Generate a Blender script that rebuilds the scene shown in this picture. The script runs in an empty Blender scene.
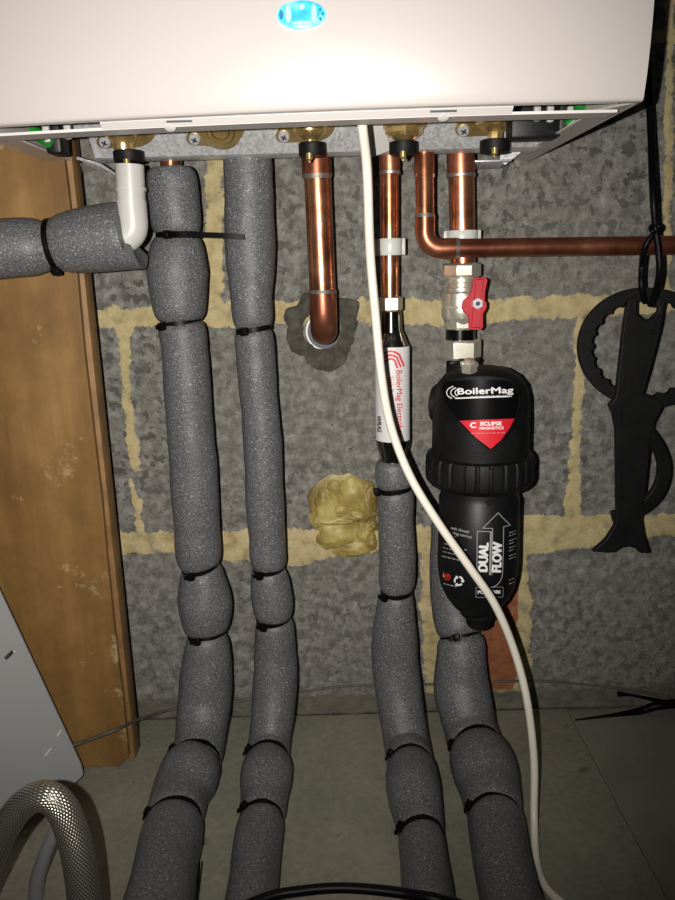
import bpy, bmesh, math, random
from mathutils import Vector, Matrix, noise
random.seed(7)
PI = math.pi
SC = bpy.context.scene
COL = SC.collection
F = 740.0
CAMZ = 0.466
CAM = Vector((0, -0.70, CAMZ))

# ------------------------------------------------------------------ camera
cd = bpy.data.cameras.new('camera'); cam = bpy.data.objects.new('camera', cd); COL.objects.link(cam)
cd.sensor_fit = 'HORIZONTAL'; cd.sensor_width = 36; cd.lens = F / 675 * 36
cd.clip_start = 0.01
ROT = Matrix.Rotation(math.radians(76), 3, 'X') @ Matrix.Rotation(math.radians(-1.5), 3, 'Z')
cam.matrix_world = Matrix.Translation(CAM) @ ROT.to_4x4()
SC.camera = cam

# ------------------------------------------------------------------ measuring helpers
def ray(px, py):
    return ROT @ Vector(((px - 337.5) / F, -(py - 450.0) / F, -1.0))
def at(px, py, Y):                     # point of the vertical plane y = Y
    d = ray(px, py); t = (Y - CAM.y) / d.y
    return CAM + d * t
def atz(px, py, Z):                    # point of the horizontal plane z = Z
    d = ray(px, py); t = (Z - CAM.z) / d.z
    return CAM + d * t
def depth(p):
    return -(ROT.transposed() @ (p - CAM)).z
def mm(px, p):                         # length in metres of px pixels at point p
    return px * depth(p) / F

# ------------------------------------------------------------------ materials
def mat(name, color, rough=0.5, metal=0.0, spec=0.5, coat=0.0):
    m = bpy.data.materials.new(name); m.use_nodes = True
    b = m.node_tree.nodes['Principled BSDF']
    b.inputs['Base Color'].default_value = (*color, 1)
    b.inputs['Roughness'].default_value = rough
    b.inputs['Metallic'].default_value = metal
    b.inputs['Specular IOR Level'].default_value = spec
    b.inputs['Coat Weight'].default_value = coat
    return m
class N:
    def __init__(s, m):
        s.t = m.node_tree; s.b = s.t.nodes['Principled BSDF']
    def n(s, typ, **kw):
        o = s.t.nodes.new(typ)
        for k, v in kw.items():
            if hasattr(o, k) and k not in o.inputs: setattr(o, k, v)
            else: o.inputs[k].default_value = v
        return o
    def l(s, a, b): s.t.links.new(a, b)
    def coord(s, out='Object', scale=(1, 1, 1)):
        c = s.n('ShaderNodeTexCoord'); mp = s.n('ShaderNodeMapping'); mp.inputs['Scale'].default_value = scale
        s.l(c.outputs[out], mp.inputs['Vector']); return mp.outputs['Vector']
    def noise(s, vec, scale, detail=4, rough=0.5):
        o = s.n('ShaderNodeTexNoise', Scale=scale, Detail=detail, Roughness=rough); s.l(vec, o.inputs['Vector']); return o.outputs['Fac']
    def ramp(s, fac, stops):
        r = s.n('ShaderNodeValToRGB'); e = r.color_ramp.elements
        while len(e) < len(stops): e.new(0.5)
        for i, (p, c) in enumerate(stops):
            e[i].position = p; e[i].color = (*c, 1) if len(c) == 3 else c
        s.l(fac, r.inputs['Fac']); return r.outputs['Color']
    def mix(s, fac, a, b, mode='MIX'):
        o = s.n('ShaderNodeMix', data_type='RGBA', blend_type=mode)
        for inp, v in ((o.inputs[0], fac), (o.inputs[6], a), (o.inputs[7], b)):
            if hasattr(v, 'links'): s.l(v, inp)
            elif isinstance(v, (int, float)): inp.default_value = v
            else: inp.default_value = (*v, 1)
        return o.outputs[2]
    def math(s, op, a, b=0.0, clamp=False):
        o = s.n('ShaderNodeMath', operation=op, use_clamp=clamp)
        for i, v in enumerate((a, b)):
            if hasattr(v, 'links'): s.l(v, o.inputs[i])
            else: o.inputs[i].default_value = v
        return o.outputs[0]
    def bump(s, h, strength, dist=0.001):
        o = s.n('ShaderNodeBump', Strength=strength, Distance=dist); s.l(h, o.inputs['Height']); s.l(o.outputs['Normal'], s.b.inputs['Normal']); return o
    def color(s, c): s.l(c, s.b.inputs['Base Color'])
    def rough(s, c): s.l(c, s.b.inputs['Roughness'])

def noisy(name, stops, scale, rough=0.5, metal=0.0, bump=0.0, bscale=None, dist=0.0005, detail=5, spec=0.5, roughvar=None):
    m = mat(name, stops[0][1], rough, metal, spec); k = N(m); v = k.coord()
    f = k.noise(v, scale, detail, 0.6); k.color(k.ramp(f, stops))
    if bump: k.bump(k.noise(v, bscale or scale, 4), bump, dist)
    if roughvar: k.rough(k.math('ADD', rough - roughvar / 2, k.math('MULTIPLY', f, roughvar)))
    return m

# foam lagging: closed-cell grey, glints of the skin painted in as pale specks
M_foam = mat('foam_lagging', (0.1, 0.1, 0.105), 0.5, 0.0, 0.4); k = N(M_foam); v = k.coord()
f1 = k.noise(v, 950, 3, .6); f3 = k.noise(v, 620, 2, .5); f2 = k.noise(v, 35, 3)
k.color(k.mix(k.ramp(f3, [(.60, (0, 0, 0)), (.70, (.8, .8, .8))]), k.mix(k.ramp(f1, [(.38, (0, 0, 0)), (.72, (1, 1, 1))]), (.056, .058, .061), (.185, .188, .196)), (.33, .335, .35)))
k.bump(k.math('ADD', f1, k.math('MULTIPLY', f2, 1.5)), .55, .0006)
k.rough(k.math('ADD', .30, k.math('MULTIPLY', f1, .28)))
M_copper = noisy('copper', [(.3, (.30, .10, .052)), (.5, (.58, .235, .125)), (.72, (.78, .38, .22))], 38, .27, .93, .12, 300, .0003, roughvar=.2)
M_copper2 = noisy('copper_weathered', [(.3, (.20, .062, .035)), (.55, (.36, .13, .075)), (.75, (.55, .25, .15))], 30, .36, .85, .12, 260, .0003, roughvar=.2)
M_solder = noisy('solder', [(.35, (.35, .32, .28)), (.7, (.62, .58, .52))], 300, .4, .9)
M_brass = noisy('brass', [(.3, (.50, .32, .10)), (.55, (.80, .58, .24)), (.75, (.95, .78, .42))], 60, .27, .85, .1, 300)
M_nickel = noisy('nickel_plate', [(.3, (.70, .66, .54)), (.7, (.95, .91, .80))], 80, .32, .8, .15, 220, .0003)
M_galv = mat('galvanised_steel', (.5, .5, .5), .40, .6); k = N(M_galv); v = k.coord()
vo = k.n('ShaderNodeTexVoronoi', Scale=420.0); k.l(v, vo.inputs['Vector'])
k.color(k.mix(k.noise(v, 180, 4), k.ramp(vo.outputs['Color'], [(.1, (.38, .39, .40)), (.8, (.97, .98, 1))]), (.72, .73, .75)))
k.bump(vo.outputs['Distance'], .2, .0003)
M_blackp = noisy('black_plastic', [(.3, (.0035, .0035, .004)), (.7, (.007, .007, .0075))], 50, .45, 0, .15, 500, .0003, spec=.3)
M_blackm = noisy('black_matt_plastic', [(.3, (.003, .003, .0033)), (.7, (.0075, .0075, .0078))], 60, .55, 0, .3, 500, .0004, spec=.22)
M_tie = mat('nylon_tie', (.003, .003, .0034), .42, 0, .15)
M_glossblack = mat('dark_chrome', (.30, .285, .25), .16, 1)
M_gunmetal = mat('black_chrome', (.16, .155, .15), .14, 1)
M_whitecase = mat('white_enamel', (.485, .445, .43), .30, 0, .5, .3)
M_whitelip = mat('white_enamel_flange', (.62, .59, .57), .45)
M_white = noisy('white_plastic', [(.3, (.46, .455, .435)), (.7, (.54, .53, .51))], 30, .35)
M_cable = noisy('white_pvc', [(.3, (.72, .68, .58)), (.7, (.80, .76, .66))], 25, .36)
M_clip = mat('milky_plastic', (.62, .60, .56), .35); M_clip.node_tree.nodes['Principled BSDF'].inputs['Subsurface Weight'].default_value = .15
M_red = noisy('red_enamel', [(.3, (.42, .006, .015)), (.7, (.50, .012, .025))], 50, .4, 0, .1, 300)
M_redlabel = mat('red_print', (.62, .015, .03), .4)
M_whiteprint = mat('white_print', (.75, .75, .75), .45)
M_greyprint = mat('grey_print', (.30, .30, .30), .5)
M_blackprint = mat('black_print', (.02, .02, .02), .5)
M_orange = mat('orange_print', (.65, .28, .03), .5)
M_paper = mat('white_label', (.66, .655, .65), .4)
M_pinkprint = mat('red_label_print', (.62, .045, .05), .45)
M_green = mat('green_plastic', (.012, .20, .025), .4)
M_inside = mat('dark_chassis', (.06, .058, .055), .6)
M_screw = noisy('zinc_screw', [(.3, (.42, .43, .46)), (.7, (.62, .63, .66))], 200, .4, .35)
M_cross = mat('screw_recess', (.05, .05, .06), .5, .5)
M_tape = noisy('grey_strip', [(.3, (.06, .055, .045)), (.7, (.11, .10, .085))], 60, .6)
M_panel = mat('grey_enamel', (.31, .315, .315), .4)
M_greyhose = mat('grey_hose', (.22, .22, .23), .35)
M_ring = mat('white_sleeve', (.7, .69, .65), .4)
M_patch = noisy('cement', [(.3, (.040, .038, .029)), (.7, (.095, .09, .07))], 120, .95, 0, .9, 260, .001)

# button light
M_glow = bpy.data.materials.new('blue_lens'); M_glow.use_nodes = True; k = N(M_glow)
v = k.coord('Object', (1, 1, 1)); f = k.noise(v, 160, 2)
k.b.inputs['Base Color'].default_value = (.05, .3, .5, 1)
k.l(k.ramp(f, [(.35, (0.0, .22, .68)), (.5, (.0, .55, .95)), (.66, (.35, .95, 1))]), k.b.inputs['Emission Color']); k.b.inputs['Emission Strength'].default_value = .8
k.b.inputs['Roughness'].default_value = .15
M_glow2 = mat('blue_lens_bright', (.3, .7, .8), .2); b = M_glow2.node_tree.nodes['Principled BSDF']
b.inputs['Emission Color'].default_value = (.25, .85, 1, 1); b.inputs['Emission Strength'].default_value = .7
M_lensdark = mat('lens_recess', (.02, .12, .22), .3); b = M_lensdark.node_tree.nodes['Principled BSDF']
b.inputs['Emission Color'].default_value = (0, .16, .4, 1); b.inputs['Emission Strength'].default_value = .8

# wood board
M_wood = mat('plywood', (.4, .2, .07), .45); k = N(M_wood); v = k.coord('Object', (1, 1, .13))
g1 = k.noise(v, 26, 8, .62); v2 = k.coord('Object', (1, 1, 1)); g2 = k.noise(v2, 13, 6, .65); g3 = k.noise(v2, 22, 6, .7)
c = k.ramp(g1, [(.28, (.10, .050, .014)), (.42, (.20, .108, .032)), (.56, (.27, .150, .048)), (.75, (.34, .205, .075))])
c = k.mix(k.ramp(g2, [(.3, (.75, .75, .75)), (.58, (0, 0, 0))]), c, (.13, .066, .02))
c = k.mix(k.ramp(g3, [(.60, (0, 0, 0)), (.68, (.7, .7, .7))]), c, (.48, .36, .20))
k.color(c); k.bump(g1, .15, .0006)
M_wood2 = noisy('batten_wood', [(.3, (.17, .088, .030)), (.7, (.30, .165, .060))], 40, .6, 0, .2, 90)

# braided hose
M_braid = mat('stainless_braid', (.62, .60, .55), .27, .85); k = N(M_braid); v = k.coord('UV', (1, 1, 1))
w1 = k.n('ShaderNodeTexWave', Scale=1.0); w2 = k.n('ShaderNodeTexWave', Scale=1.0)
for w, sg in ((w1, 1), (w2, -1)):
    mp = k.n('ShaderNodeMapping'); k.l(v, mp.inputs['Vector']); mp.inputs['Rotation'].default_value = (0, 0, sg * math.radians(32)); mp.inputs['Scale'].default_value = (1, 1, 1)
    w.bands_direction = 'X'; w.wave_profile = 'SIN'; w.inputs['Scale'].default_value = 1.9; k.l(mp.outputs['Vector'], w.inputs['Vector'])
h = k.math('MULTIPLY', w1.outputs['Fac'], w2.outputs['Fac'])
k.bump(h, .5, .0008)
k.color(k.mix(h, (.24, .225, .17), (.95, .92, .84)))

# ------------------------------------------------------------------ mesh helpers
class MB:
    def __init__(s): s.v = []; s.f = []; s.uv = {}; s.mi = []; s.cur = 0
    def add(s, verts, faces, uvs=None):
        o = len(s.v); s.v += [Vector(p) for p in verts]
        for i, f in enumerate(faces):
            s.f.append([o + a for a in f]); s.mi.append(s.cur)
            if uvs: s.uv[len(s.f) - 1] = uvs[i]
        return s
    def loft(s, pts, radii, seg=24, caps=True, up=None, squash=None, closed=False):
        pts = [Vector(p) for p in pts]; n = len(pts)
        T = [(pts[min(i + 1, n - 1)] - pts[max(i - 1, 0)]).normalized() for i in range(n)]
        if closed: T = [(pts[(i + 1) % n] - pts[i - 1]).normalized() for i in range(n)]
        ref = Vector(up) if up else (Vector((0, -1, 0)) if abs(T[0].y) < .9 else Vector((0, 0, 1)))
        U = (ref - T[0] * ref.dot(T[0])).normalized()
        vs = []; L = 0; Ls = []
        for i in range(n):
            if i: L += (pts[i] - pts[i - 1]).length
            Ls.append(L)
            U = (U - T[i] * U.dot(T[i])).normalized(); W = T[i].cross(U)
            r = radii[i] if hasattr(radii, '__len__') else radii
            for j in range(seg):
                a = 2 * PI * j / seg; vs.append(pts[i] + (U * math.cos(a) + W * math.sin(a)) * r)
        fs = []; uvs = []; R0 = sum(radii) / n if hasattr(radii, '__len__') else radii
        for i in range(n if closed else n - 1):
            i2 = (i + 1) % n
            for j in range(seg):
                j2 = (j + 1) % seg
                fs.append((i * seg + j, i * seg + j2, i2 * seg + j2, i2 * seg + j))
                a, b = Ls[i], Ls[i2] if i2 else L; c = 2 * PI * R0 / .01
                uvs.append(((j / seg * c, a / .01), ((j + 1) / seg * c, a / .01), ((j + 1) / seg * c, b / .01), (j / seg * c, b / .01)))
        s.add(vs, fs, uvs)
        if caps and not closed:
            o = len(s.v) - len(vs)
            s.f.append([o + j for j in range(seg)][::-1]); s.mi.append(s.cur)
            s.f.append([o + (n - 1) * seg + j for j in range(seg)]); s.mi.append(s.cur)
        return s
    def lathe(s, prof, org, axis=(0, 0, 1), seg=40, ribs=None, caps=True, rot=0.0):     # prof: (radius, height along axis)
        A = Vector(axis).normalized(); R = Vector((0, 1, 0)) if abs(A.y) < .9 else Vector((0, 0, 1))
        U = (R - A * A.dot(R)).normalized(); W = A.cross(U); org = Vector(org)
        vs = []; fs = []
        for i, (r, h) in enumerate(prof):
            for j in range(seg):
                a = 2 * PI * j / seg + rot; rr = r * (ribs(a, i) if ribs else 1)
                vs.append(org + A * h + (U * math.cos(a) + W * math.sin(a)) * rr)
        for i in range(len(prof) - 1):
            for j in range(seg):
                j2 = (j + 1) % seg; fs.append((i * seg + j, i * seg + j2, (i + 1) * seg + j2, (i + 1) * seg + j))
        if caps:
            fs.append(tuple(range(seg))[::-1]); fs.append(tuple((len(prof) - 1) * seg + j for j in range(seg)))
        return s.add(vs, fs)
    def box(s, c, size, rot=None, bev=0.0):
        c = Vector(c); hx, hy, hz = [a / 2 for a in size]; b = min(bev, hx * .9, hy * .9, hz * .9)
        if b <= 0:
            vs = [Vector((x * hx, y * hy, z * hz)) for x in (-1, 1) for y in (-1, 1) for z in (-1, 1)]
            fs = [(0, 1, 3, 2), (4, 6, 7, 5), (0, 4, 5, 1), (2, 3, 7, 6), (0, 2, 6, 4), (1, 5, 7, 3)]
        else:
            bm = bmesh.new(); bmesh.ops.create_cube(bm, size=1)
            for v in bm.verts: v.co = Vector((v.co.x * 2 * hx, v.co.y * 2 * hy, v.co.z * 2 * hz))
            bmesh.ops.bevel(bm, geom=list(bm.edges), offset=b, segments=2, affect='EDGES', profile=.5)
            bm.verts.index_update(); vs = [v.co.copy() for v in bm.verts]; fs = [tuple(v.index for v in f.verts) for f in bm.faces]; bm.free()
        if rot is not None: vs = [rot @ v for v in vs]
        return s.add([c + v for v in vs], fs)
    def prism(s, outline, off, holes=None):        # outline of 3-D points extruded by vector off
        bm = bmesh.new(); off = Vector(off)
        loops = [outline] + (holes or []); es = []
        for lp in loops:
            vv = [bm.verts.new(Vector(p)) for p in lp]
            for i in range(len(vv)): es.append(bm.edges.new((vv[i], vv[(i + 1) % len(vv)])))
        bmesh.ops.triangle_fill(bm, use_beauty=True, use_dissolve=False, edges=es)
        r = bmesh.ops.extrude_face_region(bm, geom=list(bm.faces))
        bmesh.ops.translate(bm, vec=off, verts=[g for g in r['geom'] if isinstance(g, bmesh.types.BMVert)])
        bmesh.ops.recalc_face_normals(bm, faces=bm.faces)
        bm.verts.index_update(); s.add([v.co.copy() for v in bm.verts], [tuple(v.index for v in f.verts) for f in bm.faces]); bm.free(); return s
    def build(s, name, m, parent=None, smooth=40, bev=0.0, recalc=True):
        me = bpy.data.meshes.new(name); me.from_pydata([tuple(p) for p in s.v], [], s.f)
        for mt in (m if isinstance(m, (list, tuple)) else [m]): me.materials.append(mt)
        if s.uv:
            ul = me.uv_layers.new(name='UVMap')
            for pi, uvs in s.uv.items():
                p = me.polygons[pi]
                for li, uv in zip(p.loop_indices, uvs): ul.data[li].uv = uv
        for p, i in zip(me.polygons, s.mi): p.material_index = i
        if recalc:
            bm = bmesh.new(); bm.from_mesh(me); bmesh.ops.recalc_face_normals(bm, faces=bm.faces); bm.to_mesh(me); bm.free()
        if smooth:
            me.shade_smooth(); me.set_sharp_from_angle(angle=math.radians(smooth))
        o = bpy.data.objects.new(name, me); COL.objects.link(o)
        if parent:
            o.parent = parent
            bpy.context.view_layer.update()
            o.matrix_parent_inverse = parent.matrix_world.inverted()
        if bev:
            md = o.modifiers.new('bevel', 'BEVEL'); md.width = bev; md.segments = 2; md.limit_method = 'ANGLE'; md.angle_limit = math.radians(40)
        return o

def empty(name, loc):
    o = bpy.data.objects.new(name, None); COL.objects.link(o); o.location = loc; o.empty_display_size = .02; bpy.context.view_layer.update(); return o
def tag(o, label, cat, group=None):
    o['label'] = label; o['category'] = cat
    if group: o['group'] = group
    return o
def struct(o): o['kind'] = 'structure'; return o

def catmull(P, n=10, closed=False):
    P = [tuple(p) for p in P]; out = []; m = len(P); D = len(P[0])
    for i in range(m if closed else m - 1):
        if closed: q = [P[(i + k) % m] for k in (-1, 0, 1, 2)]
        else: q = [P[max(i - 1, 0)], P[i], P[i + 1], P[min(i + 2, m - 1)]]
        for k_ in range(n):
            t = k_ / n
            out.append(tuple(.5 * ((2 * q[1][d]) + (-q[0][d] + q[2][d]) * t + (2 * q[0][d] - 5 * q[1][d] + 4 * q[2][d] - q[3][d]) * t * t + (-q[0][d] + 3 * q[1][d] - 3 * q[2][d] + q[3][d]) * t ** 3) for d in range(D)))
    if not closed: out.append(P[-1])
    return out

def text_mesh(body, size, extrude=0, bold=0.0, shear=0.0, space=1.0):
    cu = bpy.data.curves.new('t', 'FONT'); cu.body = body; cu.size = size; cu.align_x = 'CENTER'; cu.align_y = 'CENTER'
    cu.offset = bold; cu.shear = shear; cu.space_character = space; cu.resolution_u = 3
    o = bpy.data.objects.new('t', cu); COL.objects.link(o)
    dg = bpy.context.evaluated_depsgraph_get(); dg.update()
    me = bpy.data.meshes.new_from_object(o.evaluated_get(dg))
    bm = bmesh.new(); bm.from_mesh(me); bmesh.ops.triangulate(bm, faces=bm.faces)
    for _ in range(3):
        le = [e for e in bm.edges if e.calc_length() > 2.6]
        if not le: break
        bmesh.ops.subdivide_edges(bm, edges=le, cuts=1); bmesh.ops.triangulate(bm, faces=[f for f in bm.faces if len(f.verts) > 3])
    bm.verts.index_update(); vs = [v.co.copy() for v in bm.verts]; fs = [tuple(v.index for v in f.verts) for f in bm.faces]; bm.free()
    bpy.data.objects.remove(o); bpy.data.curves.remove(cu); bpy.data.meshes.remove(me)
    return vs, fs

def tess(outline, maxlen, holes=None):
    """fill a 2-D outline and cut it fine enough to be wrapped round a curved face"""
    bm = bmesh.new(); es = []
    for lp in [outline] + (holes or []):
        vv = [bm.verts.new((p[0], p[1], 0)) for p in lp]
        for i in range(len(vv)): es.append(bm.edges.new((vv[i], vv[(i + 1) % len(vv)])))
    bmesh.ops.triangle_fill(bm, use_beauty=True, use_dissolve=False, edges=es)
    for _ in range(5):
        long_ = [e for e in bm.edges if e.calc_length() > maxlen]
        if not long_: break
        bmesh.ops.subdivide_edges(bm, edges=long_, cuts=1, use_grid_fill=False)
        bmesh.ops.triangulate(bm, faces=[f for f in bm.faces if len(f.verts) > 3])
    bm.verts.index_update()
    r = ([(v.co.x, v.co.y) for v in bm.verts], [tuple(v.index for v in f.verts) for f in bm.faces]); bm.free(); return r

def cyl_hit(px, py, ax, R):            # where the sight line meets an upright cylinder
    d = ray(px, py); ox, oy = CAM.x - ax[0], CAM.y - ax[1]
    a = d.x ** 2 + d.y ** 2; b = 2 * (ox * d.x + oy * d.y); c = ox * ox + oy * oy - R * R
    q = b * b - 4 * a * c; q = max(q, 0); t = (-b - math.sqrt(q)) / (2 * a)
    return CAM + d * t
def decal(mb, verts2, faces, ax, R, normal_flip=False):
    mb.add([cyl_hit(x, y, ax, R) for x, y in verts2], faces)
def decal_text(mb, body, cx, cy, size, ang, ax, R, bold=0, shear=0, sx=1.0, space=1.0):
    vs, fs = text_mesh(body, size, 0, 0, shear, space); ca, sa = math.cos(ang), math.sin(ang)
    for bx, by in (((-bold, 0), (bold, 0), (0, bold * .6), (0, -bold * .6)) if bold else ((0, 0),)):
        pts = [(cx + (v.x * sx + bx) * ca - (-v.y + by) * sa, cy + (v.x * sx + bx) * sa + (-v.y + by) * ca) for v in vs]
        decal(mb, pts, fs, ax, R)
def stroke2(pts, w):                    # ribbon outline around a 2-D polyline
    L = []; Rr = []
    for i, p in enumerate(pts):
        a = pts[max(i - 1, 0)]; b = pts[min(i + 1, len(pts) - 1)]; dx, dy = b[0] - a[0], b[1] - a[1]; l = math.hypot(dx, dy) or 1
        ww = w[i] if hasattr(w, '__len__') else w
        L.append((p[0] - dy / l * ww / 2, p[1] + dx / l * ww / 2)); Rr.append((p[0] + dy / l * ww / 2, p[1] - dx / l * ww / 2))
    vs = L + Rr; n = len(pts); return vs, [(i, i + 1, n + i + 1, n + i) for i in range(n - 1)]

# ------------------------------------------------------------------ wall
def seg_d(p, a, b):
    ax, ay = a; bx, by = b; vx, vy = bx - ax, by - ay
    t = max(0, min(1, ((p[0] - ax) * vx + (p[1] - ay) * vy) / (vx * vx + vy * vy)))
    return math.hypot(p[0] - ax - vx * t, p[1] - ay - vy * t), t
def W(px, py): p = at(px, py, 0); return (p.x, p.z)
zH1 = W(337, 312)[1]; zH2 = W(337, 538)[1]
JO = []                                # mortar joints: start, end, half width at start and end (metres)
def joint(pts, ws):
    for i in range(len(pts) - 1): JO.append((pts[i], pts[i + 1], ws[i], ws[i + 1]))
def jp(*a): return [W(x, y) for x, y in a]
joint([(-.6, W(95, 318)[1])] + jp((95, 318), (150, 317), (215, 316), (300, 312), (400, 311), (450, 312), (560, 307), (675, 302)) + [(.7, W(675, 302)[1])], [.008, .010, .009, .012, .011, .012, .011, .011, .009, .009])
joint([(-.6, W(110, 542)[1])] + jp((110, 543), (160, 542), (230, 545), (300, 548), (350, 540), (430, 540), (520, 535), (600, 530), (675, 524)) + [(.7, W(675, 524)[1])], [.008, .012, .012, .017, .020, .012, .016, .022, .017, .011, .009])
joint(jp((218, 20), (214, 165), (214, 310)), [.007, .008, .009])
joint(jp((124, 325), (127, 370), (132, 440), (136, 466)), [.0075, .005, .0055, .006])
joint(jp((130, 478), (137, 500), (141, 540)), [.001, .0045, .004])
joint(jp((581, 305), (577, 400), (574, 470), (570, 530)), [.005, .004, .006, .011])
joint(jp((670, 0), (668, 120), (666, 300)), [.003, .004, .004])
joint(jp((432, 545), (431, 620), (434, 700)), [.013, .010, .009])
joint(jp((512, 530), (520, 600), (524, 690)), [.012, .012, .008])
joint(jp((440, 690), (525, 688)), [.008, .006])
joint([(-.6, zH1 + .225), (.7, zH1 + .225)], [.006, .006])
joint([(W(360, 690)[0] * 0 + -.12, zH1 + .225), (-.12, zH1 + .45)], [.006, .006])
brick = [W(482, 575), W(512, 575), W(515, 690), W(482, 690)]
bx0, bx1 = min(b[0] for b in brick), max(b[0] for b in brick); bz0, bz1 = min(b[1] for b in brick), max(b[1] for b in brick)
foam_c = W(352, 513); hole_c = W(325, 331)
def build_wall():
    x0, x1, z0, z1, st = -.46, .50, 0.0, .80, .0026
    nx = int((x1 - x0) / st) + 1; nz = int((z1 - z0) / st) + 1
    vs = []; am = []; ab = []
    nz_ = noise.noise
    for j in range(nz):
        z = z0 + st * j
        near = JO
        for i in range(nx):
            x = x0 + st * i; wob = .0024 * nz_(Vector((x * 60, z * 60, 0)))+.0016 * nz_(Vector((x * 170, z * 170, 4)))
            m = -.03
            for a, b, wa, wb in near:
                if min(a[0], b[0]) - .05 > x or max(a[0], b[0]) + .05 < x or min(a[1], b[1]) - .05 > z or max(a[1], b[1]) + .05 < z: continue
                d, t = seg_d((x, z), a, b); m = max(m, wa + (wb - wa) * t - d)
            m += wob
            br = min(x - bx0, bx1 - x, z - bz0, bz1 - z) + wob
            mort = min(1, max(0, m / .004 + .5))
            rough_ = .0016 * nz_(Vector((x * 55, z * 55, 9))) + .0013 * nz_(Vector((x * 140, z * 140, 2))) + .0008 * nz_(Vector((x * 330, z * 330, 1)))
            y = rough_ * (1 - mort * .75) - mort * .0015 if True else 0
            if br > 0: y = y * .4
            y = min(y, .004)
            vs.append((x, y, z)); am.append(m); ab.append(br)
    fs = [(j * nx + i, j * nx + i + 1, (j + 1) * nx + i + 1, (j + 1) * nx + i) for j in range(nz - 1) for i in range(nx - 1)]
    o = len(vs); vs += [(x0, .1, z0), (x1, .1, z0), (x1, .1, z1), (x0, .1, z1)]
    fs.append((o, o + 3, o + 2, o + 1))
    fs.append(tuple([i for i in range(nx)][::-1] + [o, o + 1])); fs.append(tuple([(nz - 1) * nx + i for i in range(nx)] + [o + 2, o + 3]))
    fs.append(tuple([j * nx for j in range(nz)] + [o + 3, o])); fs.append(tuple([j * nx + nx - 1 for j in range(nz)][::-1] + [o + 1, o + 2]))
    am += [-.03] * 4; ab += [-1] * 4
    me = bpy.data.meshes.new('wall_back'); me.from_pydata(vs, [], fs)
    a1 = me.attributes.new('mortar', 'FLOAT', 'POINT'); a1.data.foreach_set('value', am)
    a2 = me.attributes.new('brick', 'FLOAT', 'POINT'); a2.data.foreach_set('value', ab)
    me.shade_smooth()
    m = mat('concrete_block', (.2, .2, .18), .95, 0, .2); k = N(m); v = k.coord()
    n1 = k.noise(v, 70, 8, .62); n2 = k.noise(v, 320, 3, .6); n3 = k.noise(v, 6, 3)
    vo = k.n('ShaderNodeTexVoronoi', Scale=150.0); wv = k.n('ShaderNodeMix', data_type='VECTOR'); wv.inputs[0].default_value = .02
    nn = k.n('ShaderNodeTexNoise', Scale=60.0, Detail=3.0); k.l(v, nn.inputs['Vector']); k.l(v, wv.inputs[4]); k.l(nn.outputs['Color'], wv.inputs[5]); k.l(wv.outputs[1], vo.inputs['Vector'])
    dn = k.n('ShaderNodeTexNoise', Scale=100.0, Detail=9.0, Roughness=.68, Distortion=.15); k.l(v, dn.inputs['Vector'])
    cr = dn.outputs['Fac']
    c = k.ramp(cr, [(.30, (.060, .057, .050)), (.44, (.145, .141, .127)), (.56, (.225, .220, .200)), (.72, (.36, .352, .325))])
    pz = k.noise(v, 92, 5, .55); px = k.noise(v, 4.5, 2)
    pk = k.math('MULTIPLY', k.ramp(pz, [(.545, (0, 0, 0)), (.572, (1, 1, 1))]), k.ramp(px, [(.40, (.35, .35, .35)), (.60, (.9, .9, .9))]))
    c = k.mix(pk, c, (.055, .052, .045))
    c = k.mix(.15, c, k.ramp(vo.outputs['Color'], [(.05, (.12, .116, .105)), (.45, (.20, .197, .183)), (.9, (.29, .285, .268))]))
    c = k.mix(k.ramp(n3, [(.4, (0, 0, 0)), (.7, (.35, .35, .35))]), c, (.20, .185, .155))
    pit = k.ramp(n2, [(.28, (1, 1, 1)), (.36, (0, 0, 0))]); c = k.mix(pit, c, (.04, .038, .035))
    at_ = k.n('ShaderNodeAttribute', attribute_name='mortar')
    mm_ = k.math('ADD', at_.outputs['Fac'], k.math('MULTIPLY', k.math('SUBTRACT', n1, .5), .016))
    mm_ = k.math('ADD', mm_, k.math('MULTIPLY', k.math('SUBTRACT', n2, .5), .004))
    mk = k.math('MULTIPLY', mm_, 900, clamp=True)
    mc = k.ramp(n1, [(.28, (.27, .21, .10)), (.45, (.43, .35, .18)), (.7, (.56, .47, .27))])
    mc = k.mix(k.ramp(k.noise(v, 45, 5, .7), [(.56, (0, 0, 0)), (.64, (.65, .65, .65))]), mc, (.24, .22, .17))
    ba = k.n('ShaderNodeAttribute', attribute_name='brick')
    bk = k.math('MULTIPLY', k.math('ADD', ba.outputs['Fac'], k.math('MULTIPLY', k.math('SUBTRACT', n1, .5), .006)), 900, clamp=True)
    bc = k.ramp(n1, [(.3, (.16, .06, .03)), (.6, (.30, .115, .055)), (.8, (.36, .2, .12))])
    c = k.mix(mk, c, mc); c = k.mix(bk, c, bc)
    # grout skim at the foot of the wall
    sx = k.n('ShaderNodeSeparateXYZ'); k.l(v, sx.inputs[0])
    ft = k.math('MULTIPLY', k.math('SUBTRACT', k.math('ADD', .026, k.math('MULTIPLY', k.math('SUBTRACT', n1, .5), .02)), sx.outputs['Z']), 300, clamp=True)
    c = k.mix(ft, c, k.ramp(n1, [(.3, (.10, .095, .075)), (.7, (.17, .16, .13))]))
    k.color(c); k.bump(k.math('ADD', k.math('MULTIPLY', n2, .6), cr), .8, .002)
    me.materials.append(m)
    o = bpy.data.objects.new('wall_back', me); COL.objects.link(o); struct(o)
build_wall()

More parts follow.
